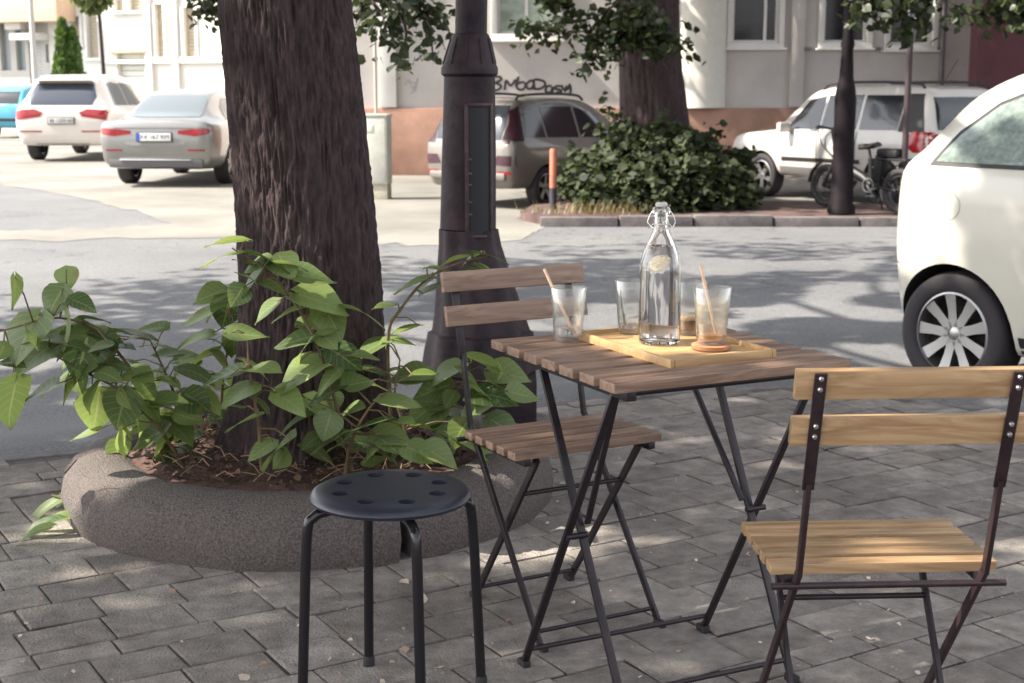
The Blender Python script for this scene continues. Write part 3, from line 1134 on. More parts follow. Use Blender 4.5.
# ---------------------------------------------------------------- table
def bistro_table():
    t = thing('folding_table', 'small folding slatted wooden table on crossed dark steel legs', 'table', (.319, 2.970, 0), .458)
    top = thing('tabletop', None, None)
    top = MB()
    pitch = .0792
    for i in range(7):
        top.box((rnd.gauss(0, .0008), -.238 + i * pitch, .691), (.55, .057, .019), None, .0012)
    top.build('tabletop', WOOD_T, t)
    for x in (-.235, .235):
        MB().bar((x, -.262, .672), (x, .262, .672), .022, .019, bevel=.002).build('top_rail', IRON, t)
    for y in (-.2, .16):
        MB().tube([(-.235, y, .664), (.235, y, .664)], .007, 10).build('top_rail', IRON, t)
    # outer frame A: tops near, feet far; inner frame B: tops far, feet near
    for sx in (-1, 1):
        x, xb = sx * .238, sx * .232 - .036
        a = MB().bar((x, -.205, .668), (xb, .115, .014), .008, .017, up=(1, 0, 0)).build('leg', IRON, t)
        MB().box((xb, .119, .009), (.018, .034, .018), None, .004).build('foot_cap', RUBBER, a)
        x, xb = sx * .212 - .012, sx * .205
        b = MB().bar((x, .125, .668), (xb, -.2, .014), .008, .017, up=(1, 0, 0)).build('leg', IRON, t)
        MB().box((xb, -.204, .009), (.018, .034, .018), None, .004).build('foot_cap', RUBBER, b)
        x = sx * .192 - .012
        MB().bar((x, -.16 if sx < 0 else .24, .668), (x, -.042, .36), .006, .013, up=(1, 0, 0)).build('brace', IRON, t)
        MB().tube([(sx * .222 - .036, -.05, .34), (sx * .222 + .012, -.05, .34)], .0065, 12).build('pivot', IRON, t)
    MB().tube([(-.268, .104, .045), (.196, .104, .045)], .0055, 10).build('crossbar', IRON, t)
    MB().tube([(-.205, -.188, .045), (.205, -.188, .045)], .0055, 10).build('crossbar', IRON, t)
    return t


bistro_table()


# ---------------------------------------------------------------- chairs
def bistro_chair(label, loc, rot, wood, steel, steel2):
    t = thing('folding_chair', label, 'chair', loc, rot, 'folding slatted chairs at the table')
    s_ = MB()
    for i in range(5):
        y = -.106 + i * .053
        s_.box((0, y, .437), (.39, .0345, .018), None, .0012)
    s_.build('seat', wood, t)
    for x in (-.165, .165):
        MB().bar((x, -.128, .421), (x, .135, .421), .018, .016, bevel=.002).build('seat_rail', steel, t)
    for z0, y in ((.783, .2515), (.703, .232)):
        MB().box((0, y - .0115, z0), (.39, .015, .049), Matrix.Rotation(-.22, 3, 'X'), .002).build('back_slat', wood, t)
    for sx in (-1, 1):
        x = sx * .158
        p = MB()
        # flat strap behind the slats, twisting into the leg
        p.bar((x, .2585, .803), (x, .203, .60), .020, .004, up=(0, 1, 0))
        p.bar((x, .205, .612), (x, .165, .44), .017, .0085, up=(1, 0, 0))
        p.bar((x, .165, .445), (x, -.175, .012), .017, .0085, up=(1, 0, 0))
        post = p.build('back_post', steel2, t)
        MB().box((x, -.183, .008), (.016, .034, .016), None, .004).build('foot_cap', RUBBER, post)
        sc = MB()
        for z0, y0 in ((.794, .2595), (.776, .2550), (.713, .2378), (.695, .2330)):
            M = Matrix.Translation((x, y0, z0)) @ Matrix.Rotation(-math.pi / 2 - .22, 4, 'X')
            sc.lathe([(.0, .0035), (.003, .0028), (.0042, .001), (.0044, -.004), (0, -.004)], 14, M)
        sc.build('screws', SCREW, post)
        x2 = sx * .135
        lg = MB().bar((x2, -.118, .425), (x2, .185, .012), .017, .0085, up=(1, 0, 0)).build('leg', steel, t)
        MB().box((x2, .193, .008), (.016, .034, .016), None, .004).build('foot_cap', RUBBER, lg)
    MB().tube([(-.2, .152, .418), (.2, .152, .418)], .006, 10).build('crossbar', steel2, t)
    MB().tube([(-.135, -.045, .325), (.135, -.045, .325)], .0055, 10).build('crossbar', steel, t)
    MB().tube([(-.158, -.155, .036), (.158, -.155, .036)], .005, 10).build('crossbar', steel, t)
    MB().tube([(-.135, .168, .036), (.135, .168, .036)], .005, 10).build('crossbar', steel, t)
    return t


bistro_chair('brown slatted folding chair tucked behind the table beside the planter', (.119, 3.282, 0), .498, WOOD_T, IRON, IRON)
bistro_chair('slatted folding chair with sunlight in its wood colour, seen from behind, nearest the white car', (.627, 2.466, 0), .0512 + math.pi, WOOD_R, IRON, IRON_R)


# ---------------------------------------------------------------- stool
def stool():
    t = thing('round_stool', 'black round metal stool with eight holes in its seat', 'stool', (-.243, 2.785, 0))
    # seat disc with holes: grid disc cut by boolean
    d = MB().lathe([(0, .452), (.12, .4525), (.148, .451), (.157, .446), (.161, .438), (.157, .431), (.148, .430), (0, .430)], 96)
    seat = d.build('seat', BLACKPAINT, t)
    cut = MB()
    for k in range(8):
        a = 2 * math.pi * (k + .5) / 8
        cut.lathe([(0, .40), (.0175, .40), (.0175, .48), (0, .48)], 24, Matrix.Translation((.104 * math.cos(a), .104 * math.sin(a), 0)))
    c = cut.build('cutter', DARK, t)
    md = seat.modifiers.new('b', 'BOOLEAN')
    md.object = c
    md.solver = 'EXACT'
    bpy.context.view_layer.update()
    dg = bpy.context.evaluated_depsgraph_get()
    me = bpy.data.meshes.new_from_object(seat.evaluated_get(dg))
    seat.modifiers.clear()
    seat.data = me
    me.set_sharp_from_angle(angle=R(35))
    bpy.data.objects.remove(c)
    for az in (201, 21, 291, 111):
        a = R(az)
        e = Vector((math.cos(a), math.sin(a), 0))
        pts = catmull([e * .06 + Vector((0, 0, .418)), e * .125 + Vector((0, 0, .418)), e * .158 + Vector((0, 0, .408)), e * .172 + Vector((0, 0, .375)),
                       e * .182 + Vector((0, 0, .2)), e * .191 + Vector((0, 0, .012))], 6)
        lg = MB().tube(pts, .0105, 16).build('leg', BLACKTUBE, t)
        MB().lathe([(0, 0), (.0125, 0), (.0125, .022), (.0108, .025), (0, .025)], 16, Matrix.Translation(e * .191)).build('foot_cap', RUBBER, lg)


stool()


# ---------------------------------------------------------------- things on the table
def tabletop_things():
    # tray
    tz = .700
    tr = thing('serving_tray', 'shallow pale wooden serving tray holding the bottle', 'tray', (.338, 2.985, tz), R(27))
    MB().box((0, 0, .005), (.242, .362, .008), None, .002).build('base', WOOD_TRAY, tr)
    for (c, sz) in (((-.123, 0, .0092), (.010, .378, .0184)), ((.123, 0, .0092), (.010, .378, .0184)), ((0, -.184, .0092), (.2355, .010, .0182)), ((0, .184, .0092), (.2355, .010, .0182))):
        MB().box(c, sz, None, .003).build('rim', WOOD_TRAY, tr)
    zt = tz + .0095

    TG = mat('tumbler_glass', (1, 1, 1), .0)
    n, l = TG.node_tree.nodes, TG.node_tree.links
    tr_ = n.new('ShaderNodeBsdfTransparent')
    tr_.inputs[0].default_value = (.975, .98, .975, 1)
    gl_ = n.new('ShaderNodeBsdfGlossy')
    gl_.inputs['Roughness'].default_value = .02
    lw = n.new('ShaderNodeLayerWeight')
    lw.inputs['Blend'].default_value = .45
    mr_ = n.new('ShaderNodeMapRange')
    mr_.inputs['To Min'].default_value = .07
    mr_.inputs['To Max'].default_value = .95
    l.new(lw.outputs['Facing'], mr_.inputs[0])
    ms = n.new('ShaderNodeMixShader')
    pw = n.new('ShaderNodeMath')
    pw.operation = 'POWER'
    pw.inputs[1].default_value = 1.25
    l.new(mr_.outputs[0], pw.inputs[0])
    l.new(pw.outputs[0], ms.inputs[0])
    l.new(tr_.outputs[0], ms.inputs[1])
    l.new(gl_.outputs[0], ms.inputs[2])
    df = n.new('ShaderNodeBsdfTranslucent')
    df.inputs[0].default_value = (.85, .85, .82, 1)
    m2_ = n.new('ShaderNodeMixShader')
    m2_.inputs[0].default_value = .07
    l.new(ms.outputs[0], m2_.inputs[1])
    l.new(df.outputs[0], m2_.inputs[2])
    l.new(m2_.outputs[0], n['Material Output'].inputs[0])

    def tumbler(p, label, h=.118, r0=.031, r1=.040):
        t = thing('tumbler', label, 'glass', p, 0, 'drinking glasses on the table')
        prof = [(0, 0), (r0 - .003, 0), (r0, .003), (r1, h - .001), (r1 - .0008, h), (r1 - .0022, h - .001), (r0 - .0008, .014), (r0 - .006, .0105), (0, .010)]
        MB().lathe(prof, 64).build('glass_body', TG, t, angle=50)
        return t

    def straw(p, a, b, label):
        o = MB()
        a, b = Vector(a), Vector(b)
        o.tube([a, (a + b) / 2, b], .0033, 12, caps=True)
        s_ = o.build('straw', mat('paper_straw', (.62, .42, .3), .7, var=.15, vscale=60))
        tag(s_, label, 'straw', 'paper straws in the glasses')

    def liquid(parent, r0, r1, z0, z1, m, name='liquid'):
        MB().lathe([(0, z0), (r0, z0), (r1, z1), (0, z1)], 48).build(name, m, parent, angle=50)

    g1 = tumbler(W(568, 341, z=.7005) + Vector((0, .0, .0005)), 'nearly empty water glass standing on bare slats left of the tray', .118, .030, .039)
    liquid(g1, .0285, .0305, .0115, .030, WATER)
    q = Vector(g1.location)
    straw(q, q + Vector((.012, .0, .016)), q + Vector((-.052, .012, .155)), 'paper straw leaning in the water glass left of the tray')

    b = thing('water_bottle', 'tall clear swing top bottle of water with a lemon slice inside', 'bottle', W(659, 343, z=zt))
    pr = [(0, .002), (.03, .0), (.040, .001), (.0435, .005), (.0440, .03), (.0440, .150), (.0425, .170), (.037, .192), (.027, .215), (.0185, .235), (.0155, .250), (.0150, .272), (.0185, .275), (.0185, .284), (.0165, .287),
          (.0118, .287), (.0105, .284), (.0105, .25), (.0140, .234), (.0225, .214), (.0325, .191), (.0385, .169), (.0400, .150), (.0400, .03), (.038, .012), (.028, .009), (0, .012)]
    M = Matrix.Scale(1.0, 4)
    MB().lathe(pr, 72).build('glass_body', GLASS, b, angle=60)
    wr = [(0, .0125), (.028, .0095), (.0377, .0125), (.0397, .03), (.0397, .150), (.0382, .169), (.0322, .191), (.026, .206), (0, .206)]
    MB().lathe(wr, 64).build('water', WATER, b, angle=60)
    lem = MB().lathe([(0, .002), (.017, .002), (.0205, .0015), (.0205, -.0015), (.017, -.002), (0, -.002)], 32, Matrix.Translation((-.002, -.012, .170)) @ Matrix.Rotation(R(40), 4, 'X') @ Matrix.Rotation(R(-24), 4, 'Y'))
    LF = mat('lemon_flesh', (.7, .56, .3), .4, var=.25, vscale=60)
    LF.node_tree.nodes['Principled BSDF'].inputs['Alpha'].default_value = .38
    lem.build('lemon_slice', LF, b)
    wire = MB()
    for sx in (-1, 1):
        wire.tube(catmull([(sx * .0165, 0, .252), (sx * .025, .0, .244), (sx * .0285, -.004, .256), (sx * .022, -.004, .274), (sx * .013, -.003, .283)], 5), .0013, 8)
    wire.tube([(.0165 * math.cos(a), .0165 * math.sin(a), .252) for a in np.linspace(0, 2 * math.pi, 25)], .0012, 8)
    wire.tube(catmull([(-.0285, -.004, .256), (-.02, -.024, .247), (0, -.029, .243), (.02, -.024, .247), (.0285, -.004, .256)], 5), .0012, 8)
    wire.build('wire_bail', SCREW, b)
    MB().lathe([(0, .2874), (.010, .2874), (.0125, .289), (.0128, .294), (.0100, .297), (0, .2975)], 24).build('stopper', mat('stopper_white', (.5, .49, .47), .25), b)

    g2 = tumbler(W(631, 333, z=zt), 'empty clear glass standing on the tray left of the bottle', .118, .028, .0365)
    liquid(g2, .0265, .0275, .0115, .019, WATER)
    q = Vector(g2.location)
    sp_ = MB().tube([q + Vector((-.012, 0, .013)), q + Vector((-.030, 0, .112))], .0028, 10)
    tag(sp_.build('straw', mat('dark_straw', (.03, .025, .03), .5)), 'dark straw standing in the glass left of the bottle', 'straw', 'paper straws in the glasses')
    g3 = tumbler(W(689, 334, z=zt), 'clear glass with brown coffee dregs, right behind the bottle', .118, .028, .0365)
    COFFEE = mat('coffee_dregs', (.13, .045, .018), .3)
    FOAM = mat('milk_foam', (.62, .45, .3), .9, var=.25, vscale=120, bump=.6, bscale=200)
    liquid(g3, .0265, .0285, .0115, .034, COFFEE)
    liquid(g3, .0284, .0295, .0342, .042, FOAM, 'foam')
    # coaster + iced coffee
    cl = W(711, 349, z=zt)
    cst = thing('coaster', 'round brown wooden coaster on the tray under the milky glass', 'coaster', cl)
    MB().lathe([(0, 0), (.038, 0), (.041, .003), (.041, .0095), (.038, .0115), (0, .0115)], 48).build('disc', wood_mat('coaster_wood', (.27, .11, .05), (.42, .2, .1)), cst)
    g4 = tumbler(cl + Vector((0, 0, .0122)), 'milk smeared glass standing on the round coaster', .118, .030, .039)
    liquid(g4, .0288, .0296, .0115, .020, mat('coffee_rest', (.42, .17, .06), .25))
    MILK = mat('milk_film', (.85, .66, .4), .5)
    n, l = MILK.node_tree.nodes, MILK.node_tree.links
    tp = n.new('ShaderNodeBsdfTransparent')
    mx = n.new('ShaderNodeMixShader')
    tx = n.new('ShaderNodeTexNoise')
    tx.inputs['Scale'].default_value = 22
    tx.inputs['Detail'].default_value = 6
    mr = n.new('ShaderNodeMapRange')
    mr.inputs['From Min'].default_value = .35
    mr.inputs['From Max'].default_value = .7
    mr.inputs['To Min'].default_value = .12
    mr.inputs['To Max'].default_value = .34
    tcc = n.new('ShaderNodeTexCoord')
    l.new(tcc.outputs['Object'], tx.inputs[0])
    l.new(tx.outputs[0], mr.inputs[0])
    l.new(mr.outputs[0], mx.inputs[0])
    l.new(tp.outputs[0], mx.inputs[1])
    l.new(n['Principled BSDF'].outputs[0], mx.inputs[2])
    l.new(mx.outputs[0], n['Material Output'].inputs[0])
    MB().lathe([(.0293, .0205), (.0318, .05), (.0345, .082), (.0356, .098)], 48).build('milk_film', MILK, g4)
    q = Vector(g4.location)
    straw(q, q + Vector((.010, .0, .016)), q + Vector((-.024, .012, .160)), 'paper straw leaning in the milk smeared glass')


tabletop_things()


# ---------------------------------------------------------------- iron lamp post beside the planter
def lamp_post():
    base = Vector((-.155, 5.25, 0))
    t = thing('lamp_post', 'massive dark cast iron lamp post with an open hatch by the planter', 'lamp post', base)
    Y = base.y
    k = 1.0

    def lvl(py, xl, xr):
        a, b = W(xl, py, Y=Y), W(xr, py, Y=Y)
        return (a.z, (a.x + b.x) / 2 - base.x, (b.x - a.x) / 2)
    L = [lvl(-40, 456, 488), lvl(33, 455, 487), lvl(35, 452, 489), lvl(38, 451, 490), lvl(64, 443, 496), lvl(68, 441, 498), lvl(74, 441, 498), lvl(77, 444, 495), lvl(150, 442, 496), lvl(228, 440, 496)]
    bd = MB()
    NS = 64
    rings = []
    z0 = L[0][0]
    rings.append([(L[0][1] + L[0][2] * .93 * math.cos(2 * math.pi * q / NS), L[0][2] * .93 * math.sin(2 * math.pi * q / NS), 5.5) for q in range(NS)])
    for (z, cx, r) in L:
        rings.append([(cx + r * math.cos(2 * math.pi * q / NS), r * math.sin(2 * math.pi * q / NS), z) for q in range(NS)])
    bd.loft(rings)
    shaft = bd.build('shaft', CASTIRON, t, angle=35)
    # flared ribbed skirt
    sk = MB()
    rings = []
    for (py, xl, xr) in [(229, 440, 497), (245, 440, 500), (280, 438, 511), (315, 436, 523), (330, 434, 528), (332, 430, 531), (352, 426, 535), (368, 424, 538)]:
        z, cx, r = lvl(py, xl, xr)
        ring = []
        for q in range(NS):
            a = 2 * math.pi * q / NS
            rr = r * (1 + .045 * math.cos(8 * a))
            ring.append((cx + rr * math.cos(a), rr * math.sin(a), z))
        rings.append(ring)
    sk.loft(rings)
    sk.build('flared_skirt', CASTIRON, t, angle=30)
    pl = MB()
    za, zb_ = lvl(369, 424, 538)[0], 0
    z, cx, r = lvl(369, 428, 536)
    pl.box((cx, 0, (za + zb_) / 2 - .002), (2 * r, 2 * r, za - zb_ + .001), None, .012)
    pl.build('plinth', CASTIRON, t)
    # collar ribs
    rb = MB()
    for q in range(10):
        a = 2 * math.pi * q / 10 + .2
        z1, c1, r1 = L[3]
        z2, c2, r2 = L[4]
        rb.bar((c1 + (r1 + .001) * math.cos(a), (r1 + .001) * math.sin(a), z1), (c2 + (r2 + .001) * math.cos(a), (r2 + .001) * math.sin(a), z2), .008, .006, bevel=.002)
    rb.build('collar_rib', CASTIRON, t)
    # hatch
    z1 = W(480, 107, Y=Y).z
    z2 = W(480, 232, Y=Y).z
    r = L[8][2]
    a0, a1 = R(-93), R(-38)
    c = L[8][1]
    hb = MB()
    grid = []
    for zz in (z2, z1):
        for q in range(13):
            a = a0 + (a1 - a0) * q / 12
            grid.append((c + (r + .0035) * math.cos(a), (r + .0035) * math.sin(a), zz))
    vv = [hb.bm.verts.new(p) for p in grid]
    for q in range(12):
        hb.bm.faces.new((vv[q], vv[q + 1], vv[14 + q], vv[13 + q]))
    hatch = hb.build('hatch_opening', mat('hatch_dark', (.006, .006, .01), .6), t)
    fr = MB()
    for a in (a0, a1):
        fr.bar((c + (r + .004) * math.cos(a), (r + .004) * math.sin(a), z2 - .012), (c + (r + .004) * math.cos(a), (r + .004) * math.sin(a), z1 + .012), .014, .012, up=(math.cos(a), math.sin(a), 0), bevel=.003)
    for zz in (z1 + .008, z2 - .008):
        fr.tube([(c + (r + .003) * math.cos(a), (r + .003) * math.sin(a), zz) for a in np.linspace(a0, a1, 13)], .008, 8)
    fr.build('hatch_frame', mat('worn_iron', (.05, .027, .03), .6, .0, var=.5, vscale=25), hatch)
    bt = MB()
    for py in (158, 172, 183, 200, 212):
        a = a0 + .12
        bt.box((c + (r + .006) * math.cos(a), (r + .006) * math.sin(a), W(480, py, Y=Y).z), (.012, .008, .006), None, .001)
    bt.build('hatch_screws', mat('dull_screw', (.09, .06, .065), .6), hatch)


lamp_post()


# ---------------------------------------------------------------- cars
def project_panel(name, bvh, poly, side, m, parent, off=.006, step=.05):
    bm = bmesh.new()
    vv = [bm.verts.new((a, b, 0)) for a, b in poly]
    bm.faces.new(vv)
    xs = [p[0] for p in poly]; ys = [p[1] for p in poly]
    for lo, hi, ax in ((min(xs), max(xs), 0), (min(ys), max(ys), 1)):
        k = lo + step
        while k < hi - 1e-4:
            nrm = (1, 0, 0) if ax == 0 else (0, 1, 0)
            cc = (k, 0, 0) if ax == 0 else (0, k, 0)
            bmesh.ops.bisect_plane(bm, geom=bm.verts[:] + bm.edges[:] + bm.faces[:], plane_co=cc, plane_no=nrm)
            k += step
    bad = []
    for v in bm.verts:
        a, b = v.co.x, v.co.y
        if side == 'R':
            o, d = Vector((a, -5, b)), Vector((0, 1, 0))
        elif side == 'L':
            o, d = Vector((a, 5, b)), Vector((0, -1, 0))
        elif side == 'rear':
            o, d = Vector((-8, a, b)), Vector((1, 0, 0))
        elif side == 'front':
            o, d = Vector((12, a, b)), Vector((-1, 0, 0))
        elif side == 'top':
            o, d = Vector((a, b, 6)), Vector((0, 0, -1))
        h, nn, i, dist = bvh.ray_cast(o, d)
        if h is None:
            bad.append(v)
            continue
        if nn.dot(d) > 0:
            nn = -nn
        v.co = h + nn * off
    if bad:
        bmesh.ops.delete(bm, geom=bad, context='VERTS')
    me = bpy.data.meshes.new(name)
    bm.to_mesh(me)
    bm.free()
    return link(name, me, m, parent, True, 60)


def wheel(parent, loc, Rr, wd, out, spokes=5, rimfrac=.68, fat=.5, rimmat=None):
    """out = +1 if the outer face looks to local +y"""
    M = Matrix.Rotation(-math.pi / 2 * out, 4, 'X')
    h = wd / 2
    rr = Rr * rimfrac
    prof = [(rr, -h * .8), (rr + .01, -h * .95), (Rr * .9, -h), (Rr * .97, -h * .85), (Rr, -h * .55), (Rr, h * .55), (Rr * .97, h * .85), (Rr * .9, h), (rr + .012, h * .97), (rr, h * .85)]
    ty = MB().lathe(prof, 48, M, closed=True).build('wheel', TYRE, parent, loc=loc, angle=50)
    rm = MB()
    rm.lathe([(rr, -h * .8), (rr, h * .86), (rr * .95, h * .9), (rr * .93, h * .75), (rr * .92, -h * .8)], 48, M, closed=True)
    hub = [(0, h * .70), (rr * .10, h * .69), (rr * .13, h * .66), (rr * .2, h * .64), (rr * .2, h * .4), (0, h * .4)]
    rm.lathe(hub, 24, M)
    for k in range(spokes):
        a = 2 * math.pi * k / spokes + .3
        ring = []
        for rad_, hw, zz, th in ((rr * .16, fat * rr * .16, h * .70, .02), (rr * .55, fat * rr * .15, h * .70, .025), (rr * .96, fat * rr * .2, h * .80, .03)):
            c, s_ = math.cos(a), math.sin(a)
            q = []
            for (dx, dz) in ((-hw, 0), (hw, 0), (hw * .7, -th), (-hw * .7, -th)):
                p = Vector((rad_ * c - dx * s_, rad_ * s_ + dx * c, zz + dz))
                q.append(M @ p)
            ring.append(q)
        rm.loft(ring)
    rim = rm.build('rim', rimmat or ALLOY, ty, angle=35)
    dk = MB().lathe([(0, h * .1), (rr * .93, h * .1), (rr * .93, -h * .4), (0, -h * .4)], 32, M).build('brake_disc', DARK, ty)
    return ty


def car(label, cat, st, paint, wheels, loc, rot, panels, mirror=None, extras=None, name='parked_car', wspokes=5, crown_=.02, hoods=None, group='cars parked along the street', wfat=1.0, bulge=.0, sc=1.0):
    t = thing(name, label, cat, loc, rot, group)
    t.scale = (sc, sc, sc)
    stn = catmull([s_ for s_ in st], 5)
    rings = []
    for s_ in stn:
        x, zb, zs, zr, wb, ws, wr = s_
        gh = max(0, zr - zs)
        half = [(0, zb), (wb * .75, zb), (wb, zb + .05), (ws * (.985 + bulge), zb + .42 * (zs - zb)), (ws, zb + .72 * (zs - zb)), (ws * .965, zs)]
        if gh > .05:
            half += [(wr + (ws * .955 - wr) * .5, zs + gh * .5), (wr, zs + gh * .88), (wr * .84, zr + .002), (wr * .4, zr + crown_ * .8), (0, zr + crown_)]
        else:
            half += [(ws * .94, zs + gh * .4 + .006), (ws * .88, zs + gh * .7 + .014), (ws * .7, zr + .02), (ws * .35, zr + crown_ * .9 + .02), (0, zr + crown_ + .02)]
        hs = catmull(half, 4)
        ring = [(x, q[0], q[1]) for q in hs] + [(x, -q[0], q[1]) for q in hs[-2:0:-1]]
        rings.append(ring)
    mb = MB().loft(rings)
    body = mb.build('body', paint, t, angle=38)
    me = body.data
    vco = [v.co.copy() for v in me.vertices]
    bvh = BVHTree.FromPolygons(vco, [tuple(p.vertices) for p in me.polygons])
    # wheel arches
    wx, trk, Rr, wd = wheels
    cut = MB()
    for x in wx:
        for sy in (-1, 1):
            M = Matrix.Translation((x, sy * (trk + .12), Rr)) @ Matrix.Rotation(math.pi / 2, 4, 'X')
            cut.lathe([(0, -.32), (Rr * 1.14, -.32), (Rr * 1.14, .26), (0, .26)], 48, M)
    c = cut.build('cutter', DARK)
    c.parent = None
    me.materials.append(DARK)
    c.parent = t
    md = body.modifiers.new('b', 'BOOLEAN')
    md.object = c
    md.operation = 'DIFFERENCE'
    md.solver = 'EXACT'
    try:
        md.material_mode = 'TRANSFER'
    except Exception:
        pass
    bpy.context.view_layer.update()
    dg = bpy.context.evaluated_depsgraph_get()
    nm = bpy.data.meshes.new_from_object(body.evaluated_get(dg))
    body.modifiers.clear()
    if len(nm.polygons) > 100:
        body.data = nm
        nm.set_sharp_from_angle(angle=R(38))
    bpy.data.objects.remove(c)
    for x in wx:
        for sy in (-1, 1):
            wheel(t, (x, sy * trk, Rr), Rr, wd, sy, wspokes, fat=wfat)
    for (nmn, poly, side, m, *o) in panels:
        if side == 'LR':
            for sd in 'LR':
                project_panel(nmn, bvh, poly, sd, m, t, *(o or []))
        elif side == 'rear2':   # mirrored pair on the rear
            project_panel(nmn, bvh, poly, 'rear', m, t, *(o or []))
            project_panel(nmn, bvh, [(-a, b) for a, b in poly][::-1], 'rear', m, t, *(o or []))
        else:
            project_panel(nmn, bvh, poly, side, m, t, *(o or []))
    if mirror:
        x, y, z = mirror
        for sy in (-1, 1):
            mm = MB().box((x, sy * (y + .09), z), (.1, .2, .15), None, .035)
            mm.box((x, sy * (y - .02), z - .05), (.05, .1, .04), None, .01)
            mm.build('mirror', paint, t)
    if extras:
        extras(t, bvh)
    return t


def text_mesh(txt, size, m, parent, M, name='lettering', extr=.002):
    cu = bpy.data.curves.new(name, 'FONT')
    cu.body = txt
    cu.size = size
    cu.align_x = 'CENTER'
    cu.align_y = 'CENTER'
    cu.extrude = extr
    o = bpy.data.objects.new(name, cu)
    COL.objects.link(o)
    bpy.context.view_layer.update()
    dg = bpy.context.evaluated_depsgraph_get()
    me = bpy.data.meshes.new_from_object(o.evaluated_get(dg))
    bpy.data.objects.remove(o)
    me.transform(M)
    return link(name, me, m, parent, False)


def plate(t, x, z, txt, blue=True, y=0, w_=.52, frame=TRIM, pm=None):
    pl = MB().box((x, y, z), (.02, w_ + .03, .145), None, .006).build('plate', frame, t)
    MB().box((x - .011, y, z), (.008, w_, .115), None, .003).build('plate_face', pm or PLATE, pl)
    if blue:
        MB().box((x - .0165, y + w_ / 2 - .025, z), (.004, .048, .112)).build('plate_band', PLATEBLUE, pl)
    # text readable from behind: text x -> -y, text y -> z
    M = Matrix(((0, 0, -1, x - .0165), (-1, 0, 0, y - .02), (0, 1, 0, z), (0, 0, 0, 1)))
    text_mesh(txt, .098, PLATEINK, pl, M)


def paint_mat(name, col, metal=0, rough=.35):
    return mat(name, col, rough, metal, coat=.7, var=.04, vscale=3)


WHITE = paint_mat('white_car_paint', (.55, .51, .47))
SILVER = paint_mat('silver_car_paint', (.24, .235, .225), .6, .32)
SILVER2 = paint_mat('warm_silver_paint', (.17, .152, .135), .35, .4)
CREAM = paint_mat('cream_car_paint', (.58, .55, .475))
BLUE = paint_mat('teal_car_paint', (.06, .28, .4))

# station rows: x, z bottom, z belt, z top, half width bottom, belt, roof  (origin: rear axle, +x forward)
SUV = [(-1.03, .55, .95, .97, .68, .78, .55), (-1.0, .42, 1.02, 1.06, .78, .88, .6), (-.92, .34, 1.06, 1.22, .84, .945, .66), (-.72, .33, 1.08, 1.46, .86, .975, .66), (-.42, .33, 1.08, 1.68, .87, .985, .65), (-.1, .33, 1.07, 1.725, .88, .99, .66),
       (.8, .33, 1.05, 1.74, .88, .99, .68), (1.6, .33, 1.03, 1.71, .88, .985, .67), (2.05, .33, 1.01, 1.60, .88, .98, .64), (2.5, .33, 1.0, 1.30, .88, .975, .7), (2.85, .33, 1.0, 1.04, .88, .97, .75), (3.4, .34, .95, .97, .86, .95, .7),
       (3.75, .36, .82, .84, .8, .88, .6), (3.88, .42, .66, .68, .66, .72, .5)]


def suv_extras(t, bvh):
    plate(t, -1.045, .83, 'BE 1209 AH', False, pm=mat('plate_grey', (.45, .45, .44), .5))
    for sy in (-1, 1):
        MB().lathe([(.05, -.06), (.055, 0), (.045, 0), (.04, -.06)], 20, Matrix.Translation((-.93, sy * .68, .42)) @ Matrix.Rotation(-math.pi / 2, 4, 'Y'), closed=True).build('exhaust', TRIM, t)
    MB().box((-.66, 0, 1.62), (.25, 1.15, .03), Matrix.Rotation(.12, 3, 'Y'), .01).build('spoiler', WHITE, t)
    MB().box((-.9, 0, .42), (.16, 1.1, .14), None, .03).build('rear_skirt', mat('grey_skirt', (.2, .19, .19), .6), t)


suv_panels = [('rear_window', [(-.62, 1.14), (.62, 1.14), (.68, 1.3), (.58, 1.57), (-.58, 1.57), (-.68, 1.3)], 'rear', CARGLASS_M),
              ('tail_light', [(.36, .99), (.42, .91), (.90, .84), (.94, 1.04), (.52, 1.06)], 'rear2', REDLAMP),
              ('reflector', [(.40, .60), (.86, .60), (.86, .635), (.40, .635)], 'rear2', mat('dull_reflector', (.25, .06, .05), .4)),
              ('side_window', [(-.45, 1.13), (.55, 1.12), (.55, 1.56), (.1, 1.6), (-.2, 1.57)], 'LR', CARGLASS),
              ('side_window', [(.62, 1.12), (1.42, 1.11), (1.42, 1.56), (.62, 1.585)], 'LR', CARGLASS),
              ('side_window', [(1.48, 1.11), (2.3, 1.09), (1.95, 1.5), (1.48, 1.56)], 'LR', CARGLASS),
              ('windscreen', [(2.28, -.6), (2.28, .6), (1.98, .5), (1.98, -.5)], 'top', CARGLASS)]
car('large white off-roader parked behind the silver saloon at far left', 'car', SUV, WHITE, ((0, 3.0), .83, .37, .25), (-9.05, 30.25, STREET), R(90), suv_panels, (1.95, .95, 1.12), suv_extras)

SEDAN = [(-1.10, .52, .86, .885, .62, .72, .5), (-1.06, .40, .93, .965, .74, .82, .58), (-.98, .32, .95, 1.0, .80, .87, .62), (-.75, .27, .955, 1.02, .82, .9, .62), (-.45, .26, .955, 1.08, .83, .905, .6), (-.1, .25, .95, 1.24, .83, .905, .58),
         (.35, .25, .94, 1.40, .83, .905, .56), (.9, .25, .93, 1.45, .83, .905, .57), (1.4, .25, .92, 1.43, .83, .90, .57), (1.9, .25, .91, 1.28, .83, .90, .58), (2.35, .25, .90, 1.02, .83, .90, .64), (2.7, .25, .89, .93, .82, .89, .66),
         (3.3, .26, .83, .85, .8, .87, .62), (3.6, .3, .72, .74, .74, .8, .55), (3.7, .4, .6, .62, .6, .66, .45)]


